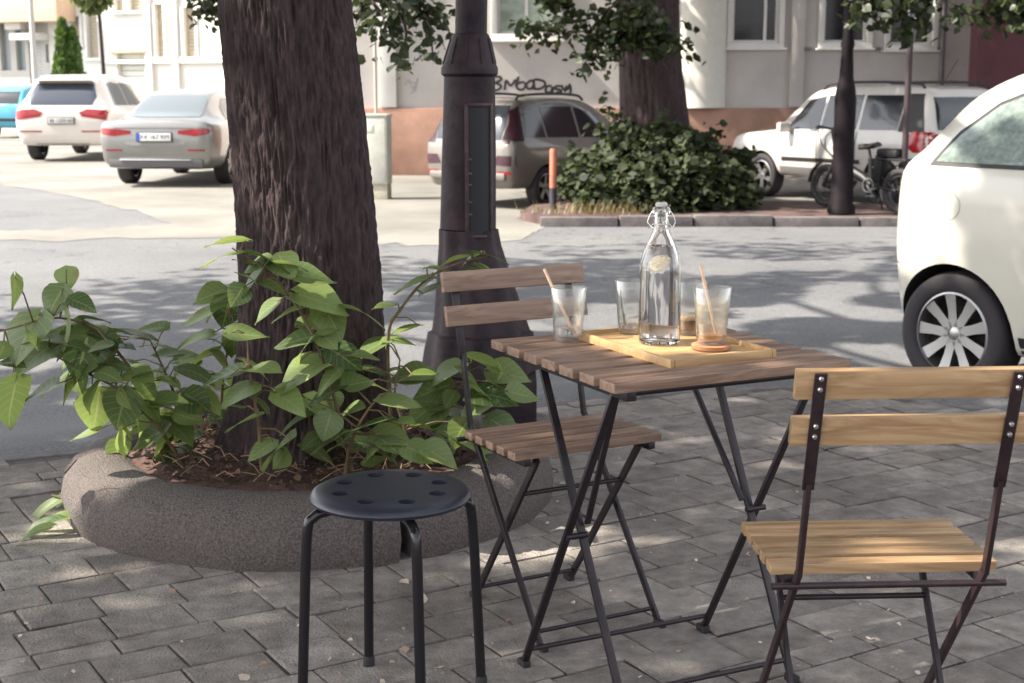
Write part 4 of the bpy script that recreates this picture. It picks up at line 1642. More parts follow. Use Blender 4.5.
def sedan_extras(t, bvh):
    plate(t, -1.125, .765, 'NI 167 RM')
    for sy in (-1, 1):
        MB().lathe([(.055, -.05), (.062, 0), (.05, .0), (.045, -.05)], 24, Matrix.Translation((-1.06, sy * .58, .36)) @ Matrix.Rotation(-math.pi / 2, 4, 'Y') @ Matrix.Diagonal((.7, 1.6, 1, 1)), closed=True).build('exhaust', CHROME, t)
    MB().box((-1.03, 0, .37), (.12, 1.45, .13), None, .03).build('diffuser', mat('grey_diffuser', (.09, .085, .09), .5), t)
    MB().box((-1.095, 0, .425), (.03, 1.1, .02), None, .006).build('chrome_strip', CHROME, t)


sed_panels = [('rear_window', [(-.56, .99 + .06), (.56, 1.05), (.52, 1.28), (.44, 1.37), (-.44, 1.37), (-.52, 1.28)], 'rear', CARGLASS_L),
              ('tail_light', [(.36, .81), (.62, .775), (.80, .80), (.86, .86), (.80, .895), (.5, .875), (.36, .86)], 'rear2', REDLAMP),
              ('boot_seam', [(-.62, .90), (-.62, .885), (.62, .885), (.62, .90)], 'rear', mat('seam_dark', (.12, .11, .11), .6)),
              ('boot_recess', [(-.44, .655), (-.36, .635), (.36, .635), (.44, .655), (.46, .70), (-.46, .70)], 'rear', mat('seam_grey', (.25, .24, .23), .5)),
              ('reflector', [(.50, .555), (.76, .555), (.76, .58), (.50, .58)], 'rear2', REDLAMP),
              ('side_window', [(-.1, 1.0), (.85, .985), (.85, 1.33), (.45, 1.32), (.15, 1.2)], 'LR', CARGLASS),
              ('side_window', [(.92, .985), (1.9, .97), (1.5, 1.3), (.92, 1.34)], 'LR', CARGLASS),
              ('windscreen', [(2.2, -.55), (2.2, .55), (1.75, .48), (1.75, -.48)], 'top', CARGLASS)]
car('silver saloon with chrome exhausts parked left of the big front tree', 'car', SEDAN, SILVER, ((0, 2.73), .77, .33, .23), (-5.29, 22.9, STREET), R(86), sed_panels, (1.75, .9, 1.02), sedan_extras)

MPV = [(-.93, .58, .92, .94, .62, .72, .5), (-.90, .44, 1.0, 1.05, .72, .82, .58), (-.83, .34, 1.04, 1.25, .79, .875, .64), (-.68, .32, 1.05, 1.5, .81, .895, .63), (-.45, .31, 1.05, 1.66, .82, .9, .63), (0, .31, 1.04, 1.70, .83, .905, .64),
       (.9, .31, 1.02, 1.70, .83, .905, .65), (1.5, .31, 1.0, 1.64, .83, .905, .63), (2.1, .31, .98, 1.40, .83, .9, .63), (2.6, .31, .97, 1.08, .83, .9, .68), (2.9, .31, .96, .98, .83, .89, .7), (3.35, .33, .86, .88, .8, .86, .6), (3.55, .4, .68, .70, .66, .72, .5)]


def mpv_extras(t, bvh):
    for sy in (-1, 1):
        MB().tube(catmull([(-.45, sy * .6, 1.69), (-.3, sy * .6, 1.755), (.5, sy * .61, 1.775), (1.2, sy * .6, 1.75), (1.4, sy * .59, 1.675)], 5), .022, 10).build('roof_rail', TRIM, t)
    plate(t, -.945, .80, 'NI 054 TT', True)
    MB().box((-.88, 0, .52), (.14, 1.5, .12), None, .03).build('bumper', SILVER2, t)


mpv_panels = [('rear_window', [(-.64, 1.08), (.64, 1.08), (.66, 1.3), (.58, 1.6), (-.58, 1.6), (-.66, 1.3)], 'rear', CARGLASS),
              ('tail_light', [(.66, 1.02), (.9, 1.02), (.74, 1.62), (.62, 1.62), (.68, 1.3)], 'rear2', mat('dark_red_lens', (.026, .008, .012), .4, spec=.3)),
              ('tail_light', [(-.88, 1.06), (-.58, 1.06), (-.45, 1.55), (-.62, 1.55)], 'LR', MATS['dark_red_lens']),
              ('bumper_lamp', [(.52, .70), (.88, .68), (.88, .84), (.6, .84)], 'rear2', mat('smoked_lens', (.05, .02, .03), .25)),
              ('reflector', [(.60, .55), (.82, .55), (.82, .6), (.60, .6)], 'rear2', REDLAMP),
              ('side_window', [(-.52, 1.12), (.0, 1.1), (.0, 1.56), (-.35, 1.56)], 'LR', CARGLASS),
              ('side_window', [(.06, 1.1), (.92, 1.08), (.92, 1.57), (.06, 1.575)], 'LR', CARGLASS),
              ('side_window', [(.99, 1.08), (1.95, 1.05), (1.5, 1.47), (.99, 1.56)], 'LR', CARGLASS),
              ('windscreen', [(2.35, -.6), (2.35, .6), (1.65, .5), (1.65, -.5)], 'top', CARGLASS)]
car('dull warm silver estate car parked between the iron lamp post and the bush', 'car', MPV, SILVER2, ((0, 2.65), .78, .32, .22), (-.12, 18.75, STREET), R(53), mpv_panels, (1.75, .9, 1.08), mpv_extras, sc=.8)

YETI = [(-.83, .60, .95, .97, .62, .72, .55), (-.80, .46, 1.0, 1.03, .74, .82, .6), (-.74, .38, 1.02, 1.2, .79, .865, .66), (-.66, .36, 1.03, 1.5, .81, .885, .66), (-.52, .35, 1.03, 1.645, .82, .89, .66), (0, .34, 1.02, 1.68, .825, .895, .67),
        (.9, .34, 1.01, 1.69, .825, .895, .68), (1.5, .34, 1.0, 1.655, .825, .895, .66), (1.85, .34, .99, 1.52, .825, .89, .65), (2.3, .34, .985, 1.14, .825, .89, .7), (2.5, .34, .98, 1.02, .82, .885, .72), (3.1, .35, .93, .95, .8, .87, .7),
        (3.35, .37, .82, .84, .76, .82, .6), (3.43, .44, .7, .72, .64, .7, .5)]


def yeti_extras(t, bvh):
    for sy in (-1, 1):
        MB().tube(catmull([(-.5, sy * .62, 1.665), (-.35, sy * .62, 1.725), (.5, sy * .63, 1.745), (1.3, sy * .62, 1.72), (1.5, sy * .61, 1.64)], 5), .02, 10).build('roof_rail', TRIM, t)
    MB().box((-.80, 0, .55), (.12, 1.5, .2), None, .04).build('bumper', TRIM, t)
    MB().tube([(-.2, 0, 1.69), (-.48, 0, 2.05)], .004, 6).build('aerial', TRIM, t)


yeti_panels = [('rear_window', [(-.62, 1.1), (.62, 1.1), (.6, 1.54), (-.6, 1.54)], 'rear', CARGLASS),
               ('tail_light', [(.60, .80), (.86, .78), (.87, 1.06), (.68, 1.07), (.60, 1.0)], 'rear2', REDLAMP),
               ('tail_light', [(-.76, .80), (-.6, .8), (-.46, .88), (-.44, 1.0), (-.54, 1.08), (-.76, 1.08)], 'LR', REDLAMP),
               ('side_pillar', [(-.715, 1.07), (-.26, 1.07), (-.27, 1.585), (-.54, 1.585)], 'LR', TRIM),
               ('tailgate_panel', [(-.76, .62), (.76, .62), (.8, .78), (-.8, .78)], 'rear', TRIM),
               ('side_window', [(-.24, 1.09), (.5, 1.08), (.5, 1.56), (-.24, 1.565)], 'LR', CARGLASS),
               ('side_window', [(.56, 1.08), (1.28, 1.07), (1.28, 1.55), (.56, 1.565)], 'LR', CARGLASS),
               ('side_window', [(1.34, 1.07), (2.08, 1.05), (1.72, 1.48), (1.34, 1.545)], 'LR', CARGLASS),
               ('side_moulding', [(.42, .60), (2.1, .58), (2.1, .64), (.42, .66)], 'LR', TRIM),
               ('sill', [(.42, .40), (2.15, .40), (2.15, .50), (.42, .50)], 'LR', mat('grey_sill', (.16, .15, .15), .6)),
               ('door_handle', [(.72, .90), (.88, .90), (.88, .935), (.72, .935)], 'LR', CHROME, .02),
               ('door_seam', [(1.31, .45), (1.325, .45), (1.325, 1.05), (1.31, 1.05)], 'LR', TRIM),
               ('door_seam', [(.515, .62), (.53, .62), (.53, 1.05), (.515, 1.05)], 'LR', TRIM),
               ('windscreen', [(2.15, -.62), (2.15, .62), (1.72, .54), (1.72, -.54)], 'top', CARGLASS)]
car('white compact off-roader with black roof rails parked behind the bicycle', 'car', YETI, WHITE, ((0, 2.58), .77, .335, .22), (5.3, 18.5, STREET), R(120), yeti_panels, (1.95, .9, 1.08), yeti_extras, sc=.9)

HATCH = [(-.72, .55, .85, .87, .55, .66, .5), (-.66, .35, .92, 1.02, .70, .78, .58), (-.5, .30, .95, 1.28, .74, .81, .58), (-.2, .3, .95, 1.46, .76, .82, .58), (.6, .3, .93, 1.49, .76, .82, .6), (1.2, .3, .91, 1.44, .76, .82, .58), (1.75, .3, .9, 1.16, .76, .81, .6),
         (2.1, .3, .88, .93, .75, .8, .62), (2.7, .3, .78, .8, .72, .77, .55), (2.9, .4, .62, .64, .58, .62, .45)]


def hatch_extras(t, bvh):
    rk = MB()
    for x in (.1, .9):
        rk.tube([(x, -.68, 1.54), (x, .68, 1.54)], .02, 8)
        for sy in (-1, 1):
            rk.tube([(x, sy * .62, 1.4), (x, sy * .66, 1.55)], .02, 8)
    rk.build('roof_rack', mat('rack_grey', (.5, .5, .5), .5), t)


hatch_panels = [('rear_window', [(-.5, 1.0), (.5, 1.0), (.48, 1.36), (-.48, 1.36)], 'rear', CARGLASS),
                ('tail_light', [(.5, .74), (.72, .74), (.74, .98), (.54, .98)], 'rear2', REDLAMP),
                ('side_window', [(-.25, 1.0), (.55, .98), (.55, 1.38), (-.1, 1.38)], 'LR', CARGLASS_L),
                ('side_window', [(.62, .98), (1.6, .96), (1.15, 1.36), (.62, 1.385)], 'LR', CARGLASS_L),
                ('bumper_strip', [(-.7, .5), (.7, .5), (.7, .58), (-.7, .58)], 'rear', TRIM)]
car('small teal hatchback with a roof rack cut off by the left edge', 'car', HATCH, BLUE, ((0, 2.35), .7, .29, .19), (-14.75, 43.2, STREET), R(80), hatch_panels, (1.5, .8, .98), hatch_extras)

# the round cream car at the right; only its tail end is in view
BUG = [(-.45, .52, .88, .90, .42, .50, .36), (-.43, .38, .98, 1.01, .55, .63, .45), (-.38, .29, 1.035, 1.12, .655, .735, .52), (-.29, .25, 1.07, 1.26, .72, .80, .53), (-.13, .23, 1.085, 1.41, .75, .825, .53), (.12, .22, 1.09, 1.52, .76, .835, .52),
       (.5, .22, 1.08, 1.59, .765, .84, .53), (1.0, .22, 1.05, 1.605, .765, .84, .54), (1.4, .22, 1.02, 1.53, .765, .83, .54), (1.85, .22, 1.0, 1.26, .765, .825, .57), (2.15, .22, .97, 1.03, .76, .82, .6), (2.6, .23, .88, .90, .72, .78, .55), (2.9, .32, .66, .68, .58, .62, .42)]


def bug_extras(t, bvh):
    # round fuel flap outline
    c = (-.02, .90)
    n_ = 40
    ring = [(c[0] + .062 * math.cos(2 * math.pi * k / n_), c[1] + .062 * math.sin(2 * math.pi * k / n_)) for k in range(n_)]
    seam = MB()
    pts = []
    for a, b in ring:
        h, nn, i, d = bvh.ray_cast(Vector((a, -5, b)), Vector((0, 1, 0)))
        if h:
            pts.append(h + Vector((0, -.0005, 0)))
    seam.tube(pts + [pts[0]], .0022, 6)
    seam.build('fuel_flap', mat('seam_shadow', (.42, .39, .33), .6), t)


bug_panels = [('window_seal', [(-.165, 1.082), (.745, 1.082), (.745, 1.488), (.34, 1.483), (.065, 1.376), (-.085, 1.24)], 'LR', TRIM, .002, .04),
              ('door_seam', [(.755, .34), (.763, .34), (.763, 1.08), (.755, 1.08)], 'LR', TRIM, .003),
              ('bumper_seam', [(-.42, .60), (-.33, .60), (-.33, .606), (-.42, .606)], 'LR', TRIM, .003),
              ('sill', [(.36, .25), (1.9, .25), (1.9, .33), (.36, .33)], 'LR', TRIM, .004),
              ('side_window', [(-.13, 1.10), (.72, 1.10), (.72, 1.47), (.35, 1.465), (.08, 1.36), (-.06, 1.23)], 'LR', mat('greenish_car_glass', (.17, .21, .19), .2, var=.3, vscale=30, coat=.4), .004, .04),
              ('side_window', [(.79, 1.10), (1.75, 1.06), (1.35, 1.43), (.79, 1.48)], 'LR', MATS['greenish_car_glass'], .004),
              ('tail_light', [(-.52, .86), (-.425, .86), (-.40, 1.02), (-.47, 1.02)], 'LR', REDLAMP, .008, .02),
              ('rear_window', [(-.4, 1.08), (.4, 1.08), (.36, 1.36), (-.36, 1.36)], 'rear', CARGLASS),
              ('rear_bumper', [(-.5, .38), (.5, .38), (.5, .44), (-.5, .44)], 'rear', TRIM)]
car('cream rounded small car with an alloy wheel cut off by the right edge', 'car', BUG, CREAM, ((0, 2.3), .70, .295, .195), (2.84, 7.54, STREET), R(-53), bug_panels, None, bug_extras, wspokes=9, wfat=.74, sc=1.05)


# ---------------------------------------------------------------- bush across the street
def bush():
    t = thing('leafy_bush', 'dense dark green bush around the foot of the tree across the street', 'bush', (1.75, 17.2, STREET + .11))
    r = np.random.default_rng(31)
    b0 = np.array(t.location)
    lumps = [(578, 186, 17.2, .2), (590, 170, 17.2, .28), (603, 192, 16.8, .3), (620, 168, 17.3, .36), (640, 148, 17.2, .32), (650, 188, 16.7, .42), (685, 178, 16.9, .4), (702, 160, 17.3, .32), (718, 186, 16.9, .34), (738, 194, 17.1, .22), (628, 134, 17.5, .17), (664, 138, 17.4, .26), (692, 144, 17.4, .2), (735, 172, 17.4, .17), (742, 155, 17.4, .08), (612, 148, 17.4, .16), (660, 165, 17.0, .4), (668, 196, 16.7, .36), (622, 128, 17.5, .08)]
    PP = []
    for px, py, Y, rad in lumps:
        c = np.array(W(px, py, Y=Y))
        nb = int(110 + 640 * rad)
        v = r.normal(0, 1, (nb, 3))
        v /= np.linalg.norm(v, axis=1, keepdims=True)
        PP.append(c + v * rad * r.uniform(.3, 1.25, (nb, 1)) ** .6 * np.array([1.1, .9, .8]))
    core = np.concatenate(PP)
    cc = core.mean(0)
    for k in range(46):
        q = core[r.integers(len(core))]
        o_ = (q - cc) / (np.linalg.norm(q - cc) + 1e-6) + np.array([0, 0, .35])
        Lk = r.uniform(.15, .42)
        m_ = r.integers(6, 14)
        tt = r.uniform(0, 1, (m_, 1))
        PP.append(q + o_ * Lk * tt + r.normal(0, .045, (m_, 3)))
    pos = np.concatenate(PP)
    pos[:, 2] = np.maximum(pos[:, 2], STREET + .14)
    d, nr = rand_dirs(len(pos), .6, .35)
    nr[:, 1] -= .35
    V, Fc = leaves6(pos - b0, d, nr, r.uniform(.05, .145, len(pos)))
    np_mesh('foliage', V, Fc, leaf_mat('bush_leaf', (.014, .022, .008), (.05, .066, .02), .28, .7), t, smooth=False)
    mb = MB()
    for i in range(34):
        e = pos[r.integers(len(pos))] - b0
        s0 = np.array([r.normal(0, .5), r.normal(0, .2), 0])
        mb.tube([s0, (s0 + e) / 2 + np.array([0, 0, .1]), e], [.014, .01, .004], 6)
    mb.build('branches', BARK, t)


bush()


def dry_grass():
    r = np.random.default_rng(12)
    n = 300
    pos = np.stack([r.normal(.95, .38, n), r.normal(16.25, .16, n), np.full(n, STREET + .11)], -1)
    V, Fc = [], []
    for i in range(n):
        a = r.uniform(0, 6.28)
        L = r.uniform(.06, .2)
        d = np.array([math.cos(a) * .5, math.sin(a) * .5, 1])
        d = d / np.linalg.norm(d) * L
        s_ = np.array([-math.sin(a), math.cos(a), 0]) * .006
        o = len(V)
        V += [pos[i] - s_, pos[i] + s_, pos[i] + d * .6 + s_ * .6, pos[i] + d * .6 - s_ * .6, pos[i] + d + np.array([0, 0, -.02])]
        Fc += [(o, o + 1, o + 2, o + 3), (o + 3, o + 2, o + 4)]
    o = np_mesh('dry_grass', np.array(V), Fc, leaf_mat('dry_grass_blade', (.11, .09, .04), (.24, .19, .09), .3), smooth=False)
    tag(o, 'dry grass tufts on the island beside the orange bollard', 'grass', kind='stuff')


dry_grass()


# ---------------------------------------------------------------- street furniture across the street
def bollard():
    z0 = STREET
    p = W(553, 217, z=STREET)
    t = thing('bollard', 'orange topped post standing beside the bush at the kerb', 'bollard', p)
    H = .80
    MB().lathe([(0, 0), (.05, 0), (.048, .02), (.043, .03), (.043, .34), (0, .34)], 24).build('post_foot', mat('bollard_black', (.025, .02, .03), .6), t)
    MB().lathe([(0, .341), (.042, .341), (.042, H - .02), (.034, H), (0, H)], 24).build('post_sleeve', mat('bollard_orange', (.36, .12, .07), .6, var=.2, vscale=9), t)


bollard()


def lamp_two():
    p = W(841, 213, z=STREET + .11)
    t = thing('lamp_post', 'slim dark lamp post standing across the street beside the bicycle', 'lamp post', p)
    s_ = F / p.y
    rows = [(213, 14), (207, 13.5), (203, 11.5), (150, 10), (120, 10.4), (100, 10.6), (88, 9.2), (78, 7), (50, 5.6), (44, 6.8), (38, 5.4), (0, 5), (-60, 4.6)]
    prof = [(0, 0)] + [(hw / s_, max(0, W(841, py, Y=p.y).z - p.z)) for py, hw in rows]
    prof += [(.06, 5.2), (0, 5.2)]
    MB().lathe(prof, 32).build('pole', mat('dark_pole_paint', (.008, .005, .007), .65, var=.4, vscale=10, spec=.15), t, angle=35)


lamp_two()


def sign_pole():
    p = W(902, 214, z=STREET + .11)
    t = thing('road_sign', 'thin pole with a round sign turned edge-on behind the bicycle', 'sign', p)
    MB().tube([(0, 0, 0), (0, 0, 3.1)], .036, 16).build('pole', mat('sign_pole_grey', (.05, .035, .038), .6, 0, spec=.3), t)
    zc = W(902, 20, Y=p.y).z - p.z
    M = Matrix.Translation((.0, -.05, zc)) @ Matrix.Rotation(R(66), 4, 'Z') @ Matrix.Rotation(R(90), 4, 'X')
    MB().lathe([(0, -.012), (.26, -.012), (.275, -.006), (.275, .006), (.26, .012), (0, .012)], 40, M).build('sign_plate', mat('sign_back', (.16, .14, .15), .5, .3), t)
    MB().box((0, -.03, zc), (.09, .06, .05), None, .004).build('bracket', SCREW, t)


sign_pole()


def cabinet():
    p = W(378, 199, z=STREET)
    t = thing('utility_cabinet', 'tall pale grey utility cabinet on a concrete base by the wall', 'cabinet', p, R(-8))
    s_ = p.y / F
    wd = 25 * s_
    h0 = 15 * s_
    h1 = 82 * s_
    cmn = mat('cabinet_grey', (.42, .42, .38), .6, var=.15, vscale=5)
    MB().box((0, 0, h0 / 2), (wd * .95, .26, h0), None, .01).build('base', mat('cabinet_base', (.4, .37, .3), .9, var=.2), t)
    bd = MB().box((0, 0, (h0 + h1) / 2 + .002), (wd, .3, h1 - h0), None, .012).build('housing', cmn, t)
    MB().box((0, -.154, (h0 + h1) / 2), (wd * .88, .012, (h1 - h0) * .94), None, .004).build('door', cmn, t)
    MB().box((0, 0, h1 + .012), (wd * 1.08, .34, .03), None, .008).build('lid', cmn, t)
    MB().box((-wd * .22, -.163, h1 - .16), (.12, .006, .1), None, .002).build('notice', mat('notice_paper', (.6, .6, .55), .7), t)
    MB().tube([(-.02, .05, h1 + .02), (-.02, .05, h1 + 1.2)], .02, 10).build('conduit', mat('conduit_grey', (.35, .33, .3), .6), t)


cabinet()


def bicycle():
    c0 = W(826, 207, z=STREET + .11)
    c1 = W(899, 214, z=STREET + .11)
    d = (c1 - c0)
    d.z = 0
    wb = d.length
    ang = math.atan2(d.y, d.x)
    t = thing('bicycle', 'black folding bicycle leaning at the slim lamp post', 'bicycle', Vector((c0.x, c0.y, STREET + .11)), ang)
    r0 = .255
    blk = mat('bike_black', (.008, .008, .009), .5)

    def bw(x):
        M = Matrix.Translation((x, 0, r0)) @ Matrix.Rotation(math.pi / 2, 4, 'X')
        ty = MB().lathe([(r0 + .04 * math.cos(a) - .04, .04 * math.sin(a)) for a in np.linspace(0, 2 * math.pi, 13)[:-1]], 48, M, closed=True).build('wheel', TYRE, t)
        rm = MB().lathe([(r0 - .07, -.018), (r0 - .07, .018), (r0 - .095, .018), (r0 - .095, -.018)], 48, M, closed=True)
        rm.lathe([(0, -.035), (.025, -.035), (.025, .035), (0, .035)], 16, M)
        for k in range(20):
            a = 2 * math.pi * k / 20
            rm.tube([M @ Vector((.02 * math.cos(a + .5), .02 * math.sin(a + .5), .02 * (-1) ** k)), M @ Vector(((r0 - .05) * math.cos(a), (r0 - .05) * math.sin(a), 0))], .0016, 5)
        rm.build('rim', mat('bike_rim', (.06, .06, .06), .4, .6), ty)
        fd = MB()
        arc = np.linspace(R(20), R(175), 20)
        rings = []
        for a in arc:
            q = []
            for (dr, dy) in ((.03, -.03), (.036, 0), (.03, .03), (.027, .028), (.033, 0), (.027, -.028)):
                rr = r0 + dr
                q.append((x + rr * math.cos(a), dy, r0 + rr * math.sin(a)))
            rings.append(q)
        fd.loft(rings)
        fd.build('mudguard', blk, t)
    bw(0)
    bw(wb)
    fr = MB()
    bb = (wb * .62, 0, .30)
    head = (.12, 0, .62)
    fr.tube([head, (wb * .32, 0, .46), (wb * .5, 0, .38), bb], [.045, .058, .058, .045], 12)
    seat_t = (wb * .60, 0, .60)
    fr.tube([bb, seat_t], .034, 12)
    for sy in (-.06, .06):
        fr.tube([bb, (wb, sy, r0)], .02, 8)
        fr.tube([(wb * .61, 0, .52), (wb, sy, r0)], .011, 8)
        fr.tube([(.13, sy * .6, .53), (.09, sy, .42), (0, sy, r0)], .022, 8)
    fr.tube([(.145, 0, .5), (.10, 0, .72)], .028, 12)
    fr.build('frame', blk, t)
    st_ = MB()
    st_.tube([(.105, 0, .70), (.055, 0, .92)], .022, 10)
    st_.tube(catmull([(.09, -.28, .95), (.05, -.14, .94), (.045, 0, .92), (.05, .14, .94), (.09, .28, .95)], 4), .013, 8)
    for sy in (-1, 1):
        st_.tube([(.06, sy * .18, .945), (.075, sy * .27, .945)], .019, 10)
        st_.tube([(.05, sy * .17, .94), (.01, sy * .24, .90)], .006, 6)
    st_.tube(catmull([(.0, .1, .91), (-.1, .06, .82), (-.06, .02, .7), (.08, 0, .6)], 4), .006, 6)
    st_.tube(catmull([(.0, -.1, .91), (-.08, -.06, .8), (-.03, -.02, .68), (.08, 0, .58)], 4), .006, 6)
    st_.build('handlebar', blk, t)
    sd = MB()
    sd.tube([(wb * .60, 0, .58), (wb * .57, 0, .70)], .016, 10)
    sd.loft([[(wb * .57 + x, y, .715 + dz + z) for (y, z) in ((-hw, 0), (-hw * .6, .035), (0, .045), (hw * .6, .035), (hw, 0), (0, -.02))] for x, hw, dz in ((-.16, .02, -.005), (-.10, .03, .0), (0, .055, .005), (.08, .09, .02), (.12, .085, .03))])
    sd.build('saddle', mat('saddle_black', (.015, .013, .014), .5), t)
    dr = MB()
    M = Matrix.Translation((bb[0], -.06, bb[2])) @ Matrix.Rotation(math.pi / 2, 4, 'X')
    dr.lathe([(.07, -.003), (.085, -.003), (.085, .003), (.07, .003)], 32, M, closed=True)
    dr.bar((bb[0], -.075, bb[2]), (bb[0] + .10, -.075, bb[2] - .12), .012, .02)
    dr.box((bb[0] + .10, -.12, bb[2] - .12), (.08, .08, .02), None, .004)
    dr.bar((bb[0], .075, bb[2]), (bb[0] - .10, .075, bb[2] + .12), .012, .02)
    dr.box((bb[0] - .10, .12, bb[2] + .12), (.08, .08, .02), None, .004)
    dr.build('crank', mat('crank_steel', (.5, .5, .5), .3, .9), t)
    MB().box((wb * .73, 0, .48), (.12, .12, .32), Matrix.Rotation(.15, 3, 'Y'), .02).build('battery', blk, t)
    MB().box((wb * .93, 0, .60), (.42, .16, .03), None, .008).build('carrier', blk, t)
    MB().box((wb * .86, 0, .672), (.30, .17, .10), None, .035).build('rear_cushion', blk, t)
    MB().box((wb * 1.0, .11, .46), (.26, .05, .22), None, .03).build('side_case', blk, t)
    MB().tube([(wb * .66, .05, .28), (wb * .62, .2, .01)], .009, 8).build('kickstand', blk, t)


bicycle()


# ---------------------------------------------------------------- buildings
PLASTER = mat('pale_plaster', (.5, .46, .44), .9, var=.13, vscale=.9, bump=.15, bscale=80)
PLINTH = mat('terracotta_plinth', (.34, .195, .145), .88, var=.25, vscale=1.3, bump=.15, bscale=60)
FRAME = mat('white_window_surround', (.72, .69, .66), .7, var=.06, vscale=3)
SASH = mat('white_sash', (.72, .7, .68), .5)
PANE = mat('window_pane', (.02, .016, .022), .08, 0, var=.5, vscale=2.5, spec=.4)
PANE_G = mat('window_pane_reflection', (.30, .36, .30), .12, 0, var=.35, vscale=5, coat=.5)  # greenish reflection put into the pane colour


def window_on(parent, x0, x1, z0, z1, Y, sur=.09, pane=PANE, split=None, deep=.10):
    """window with a moulded surround; the wall has a real opening behind it"""
    f = MB()
    f.box(((x0 + x1) / 2, Y - .02, z0 - sur / 2), (x1 - x0 + 2 * sur, .08, sur), None, .008)
    f.box((x0 - sur / 2, Y - .02, (z0 + z1) / 2), (sur, .078, z1 - z0 - .004), None, .008)
    f.box((x1 + sur / 2, Y - .02, (z0 + z1) / 2), (sur, .078, z1 - z0 - .004), None, .008)
    f.box(((x0 + x1) / 2, Y - .02, z1 + sur / 2), (x1 - x0 + 2 * sur, .08, sur), None, .008)
    wo = f.build('window', FRAME, parent)
    s_ = MB()
    k = .05
    yy = Y + deep
    s_.box(((x0 + x1) / 2, yy, z0 + k / 2), (x1 - x0, .05, k))
    s_.box(((x0 + x1) / 2, yy, z1 - k / 2), (x1 - x0, .05, k))
    s_.box((x0 + k / 2, yy, (z0 + z1) / 2), (k, .048, z1 - z0 - 2 * k))
    s_.box((x1 - k / 2, yy, (z0 + z1) / 2), (k, .048, z1 - z0 - 2 * k))
    if split:
        s_.box((x0 + (x1 - x0) * split, yy, (z0 + z1) / 2), (k, .046, z1 - z0 - 2 * k))
    s_.build('sash', SASH, wo, smooth=False)
    MB().box(((x0 + x1) / 2, yy + .03, (z0 + z1) / 2), (x1 - x0 - k, .006, z1 - z0 - k)).build('pane', pane, wo, smooth=False)
    MB().box(((x0 + x1) / 2, Y - .05, z0 - sur - .018), (x1 - x0 + 2 * sur + .08, .14, .035), None, .006).build('sill', FRAME, wo)
    return wo


def wall_with_holes(name, parent, x0, x1, z0, z1, Y, holes, m, th=.3, rev=.16):
    """front sheet with openings plus reveals"""
    xs = sorted({x0, x1} | {h[0] for h in holes} | {h[1] for h in holes})
    zs = sorted({z0, z1} | {h[2] for h in holes} | {h[3] for h in holes})
    mb = MB()
    vd = {}

    def V(x, y, z):
        k = (round(x, 4), round(y, 4), round(z, 4))
        if k not in vd:
            vd[k] = mb.bm.verts.new(k)
        return vd[k]

    def hole(xa, xb, za, zb):
        return any(h[0] <= xa + 1e-5 and h[1] >= xb - 1e-5 and h[2] <= za + 1e-5 and h[3] >= zb - 1e-5 for h in holes)
    for xa, xb in zip(xs[:-1], xs[1:]):
        for za, zb in zip(zs[:-1], zs[1:]):
            if not hole(xa, xb, za, zb):
                mb.bm.faces.new((V(xa, Y, za), V(xb, Y, za), V(xb, Y, zb), V(xa, Y, zb)))
    for h in holes:
        a, b, c, d = h
        q = [(a, c), (b, c), (b, d), (a, d)]
        for i in range(4):
            p, r_ = q[i], q[(i + 1) % 4]
            mb.bm.faces.new((V(p[0], Y, p[1]), V(r_[0], Y, r_[1]), V(r_[0], Y + rev + .1, r_[1]), V(p[0], Y + rev + .1, p[1])))
    # solid sides/back
    B = 9.0
    for q in (((x0, Y, z0), (x0, Y + B, z0), (x0, Y + B, z1), (x0, Y, z1)), ((x1, Y, z0), (x1, Y + B, z0), (x1, Y + B, z1), (x1, Y, z1)),
              ((x0, Y + B, z0), (x1, Y + B, z0), (x1, Y + B, z1), (x0, Y + B, z1)), ((x0, Y, z1), (x1, Y, z1), (x1, Y + B, z1), (x0, Y + B, z1))):
        mb.bm.faces.new([mb.bm.verts.new(p) for p in q])
    return mb.build(name, m, parent, smooth=False)


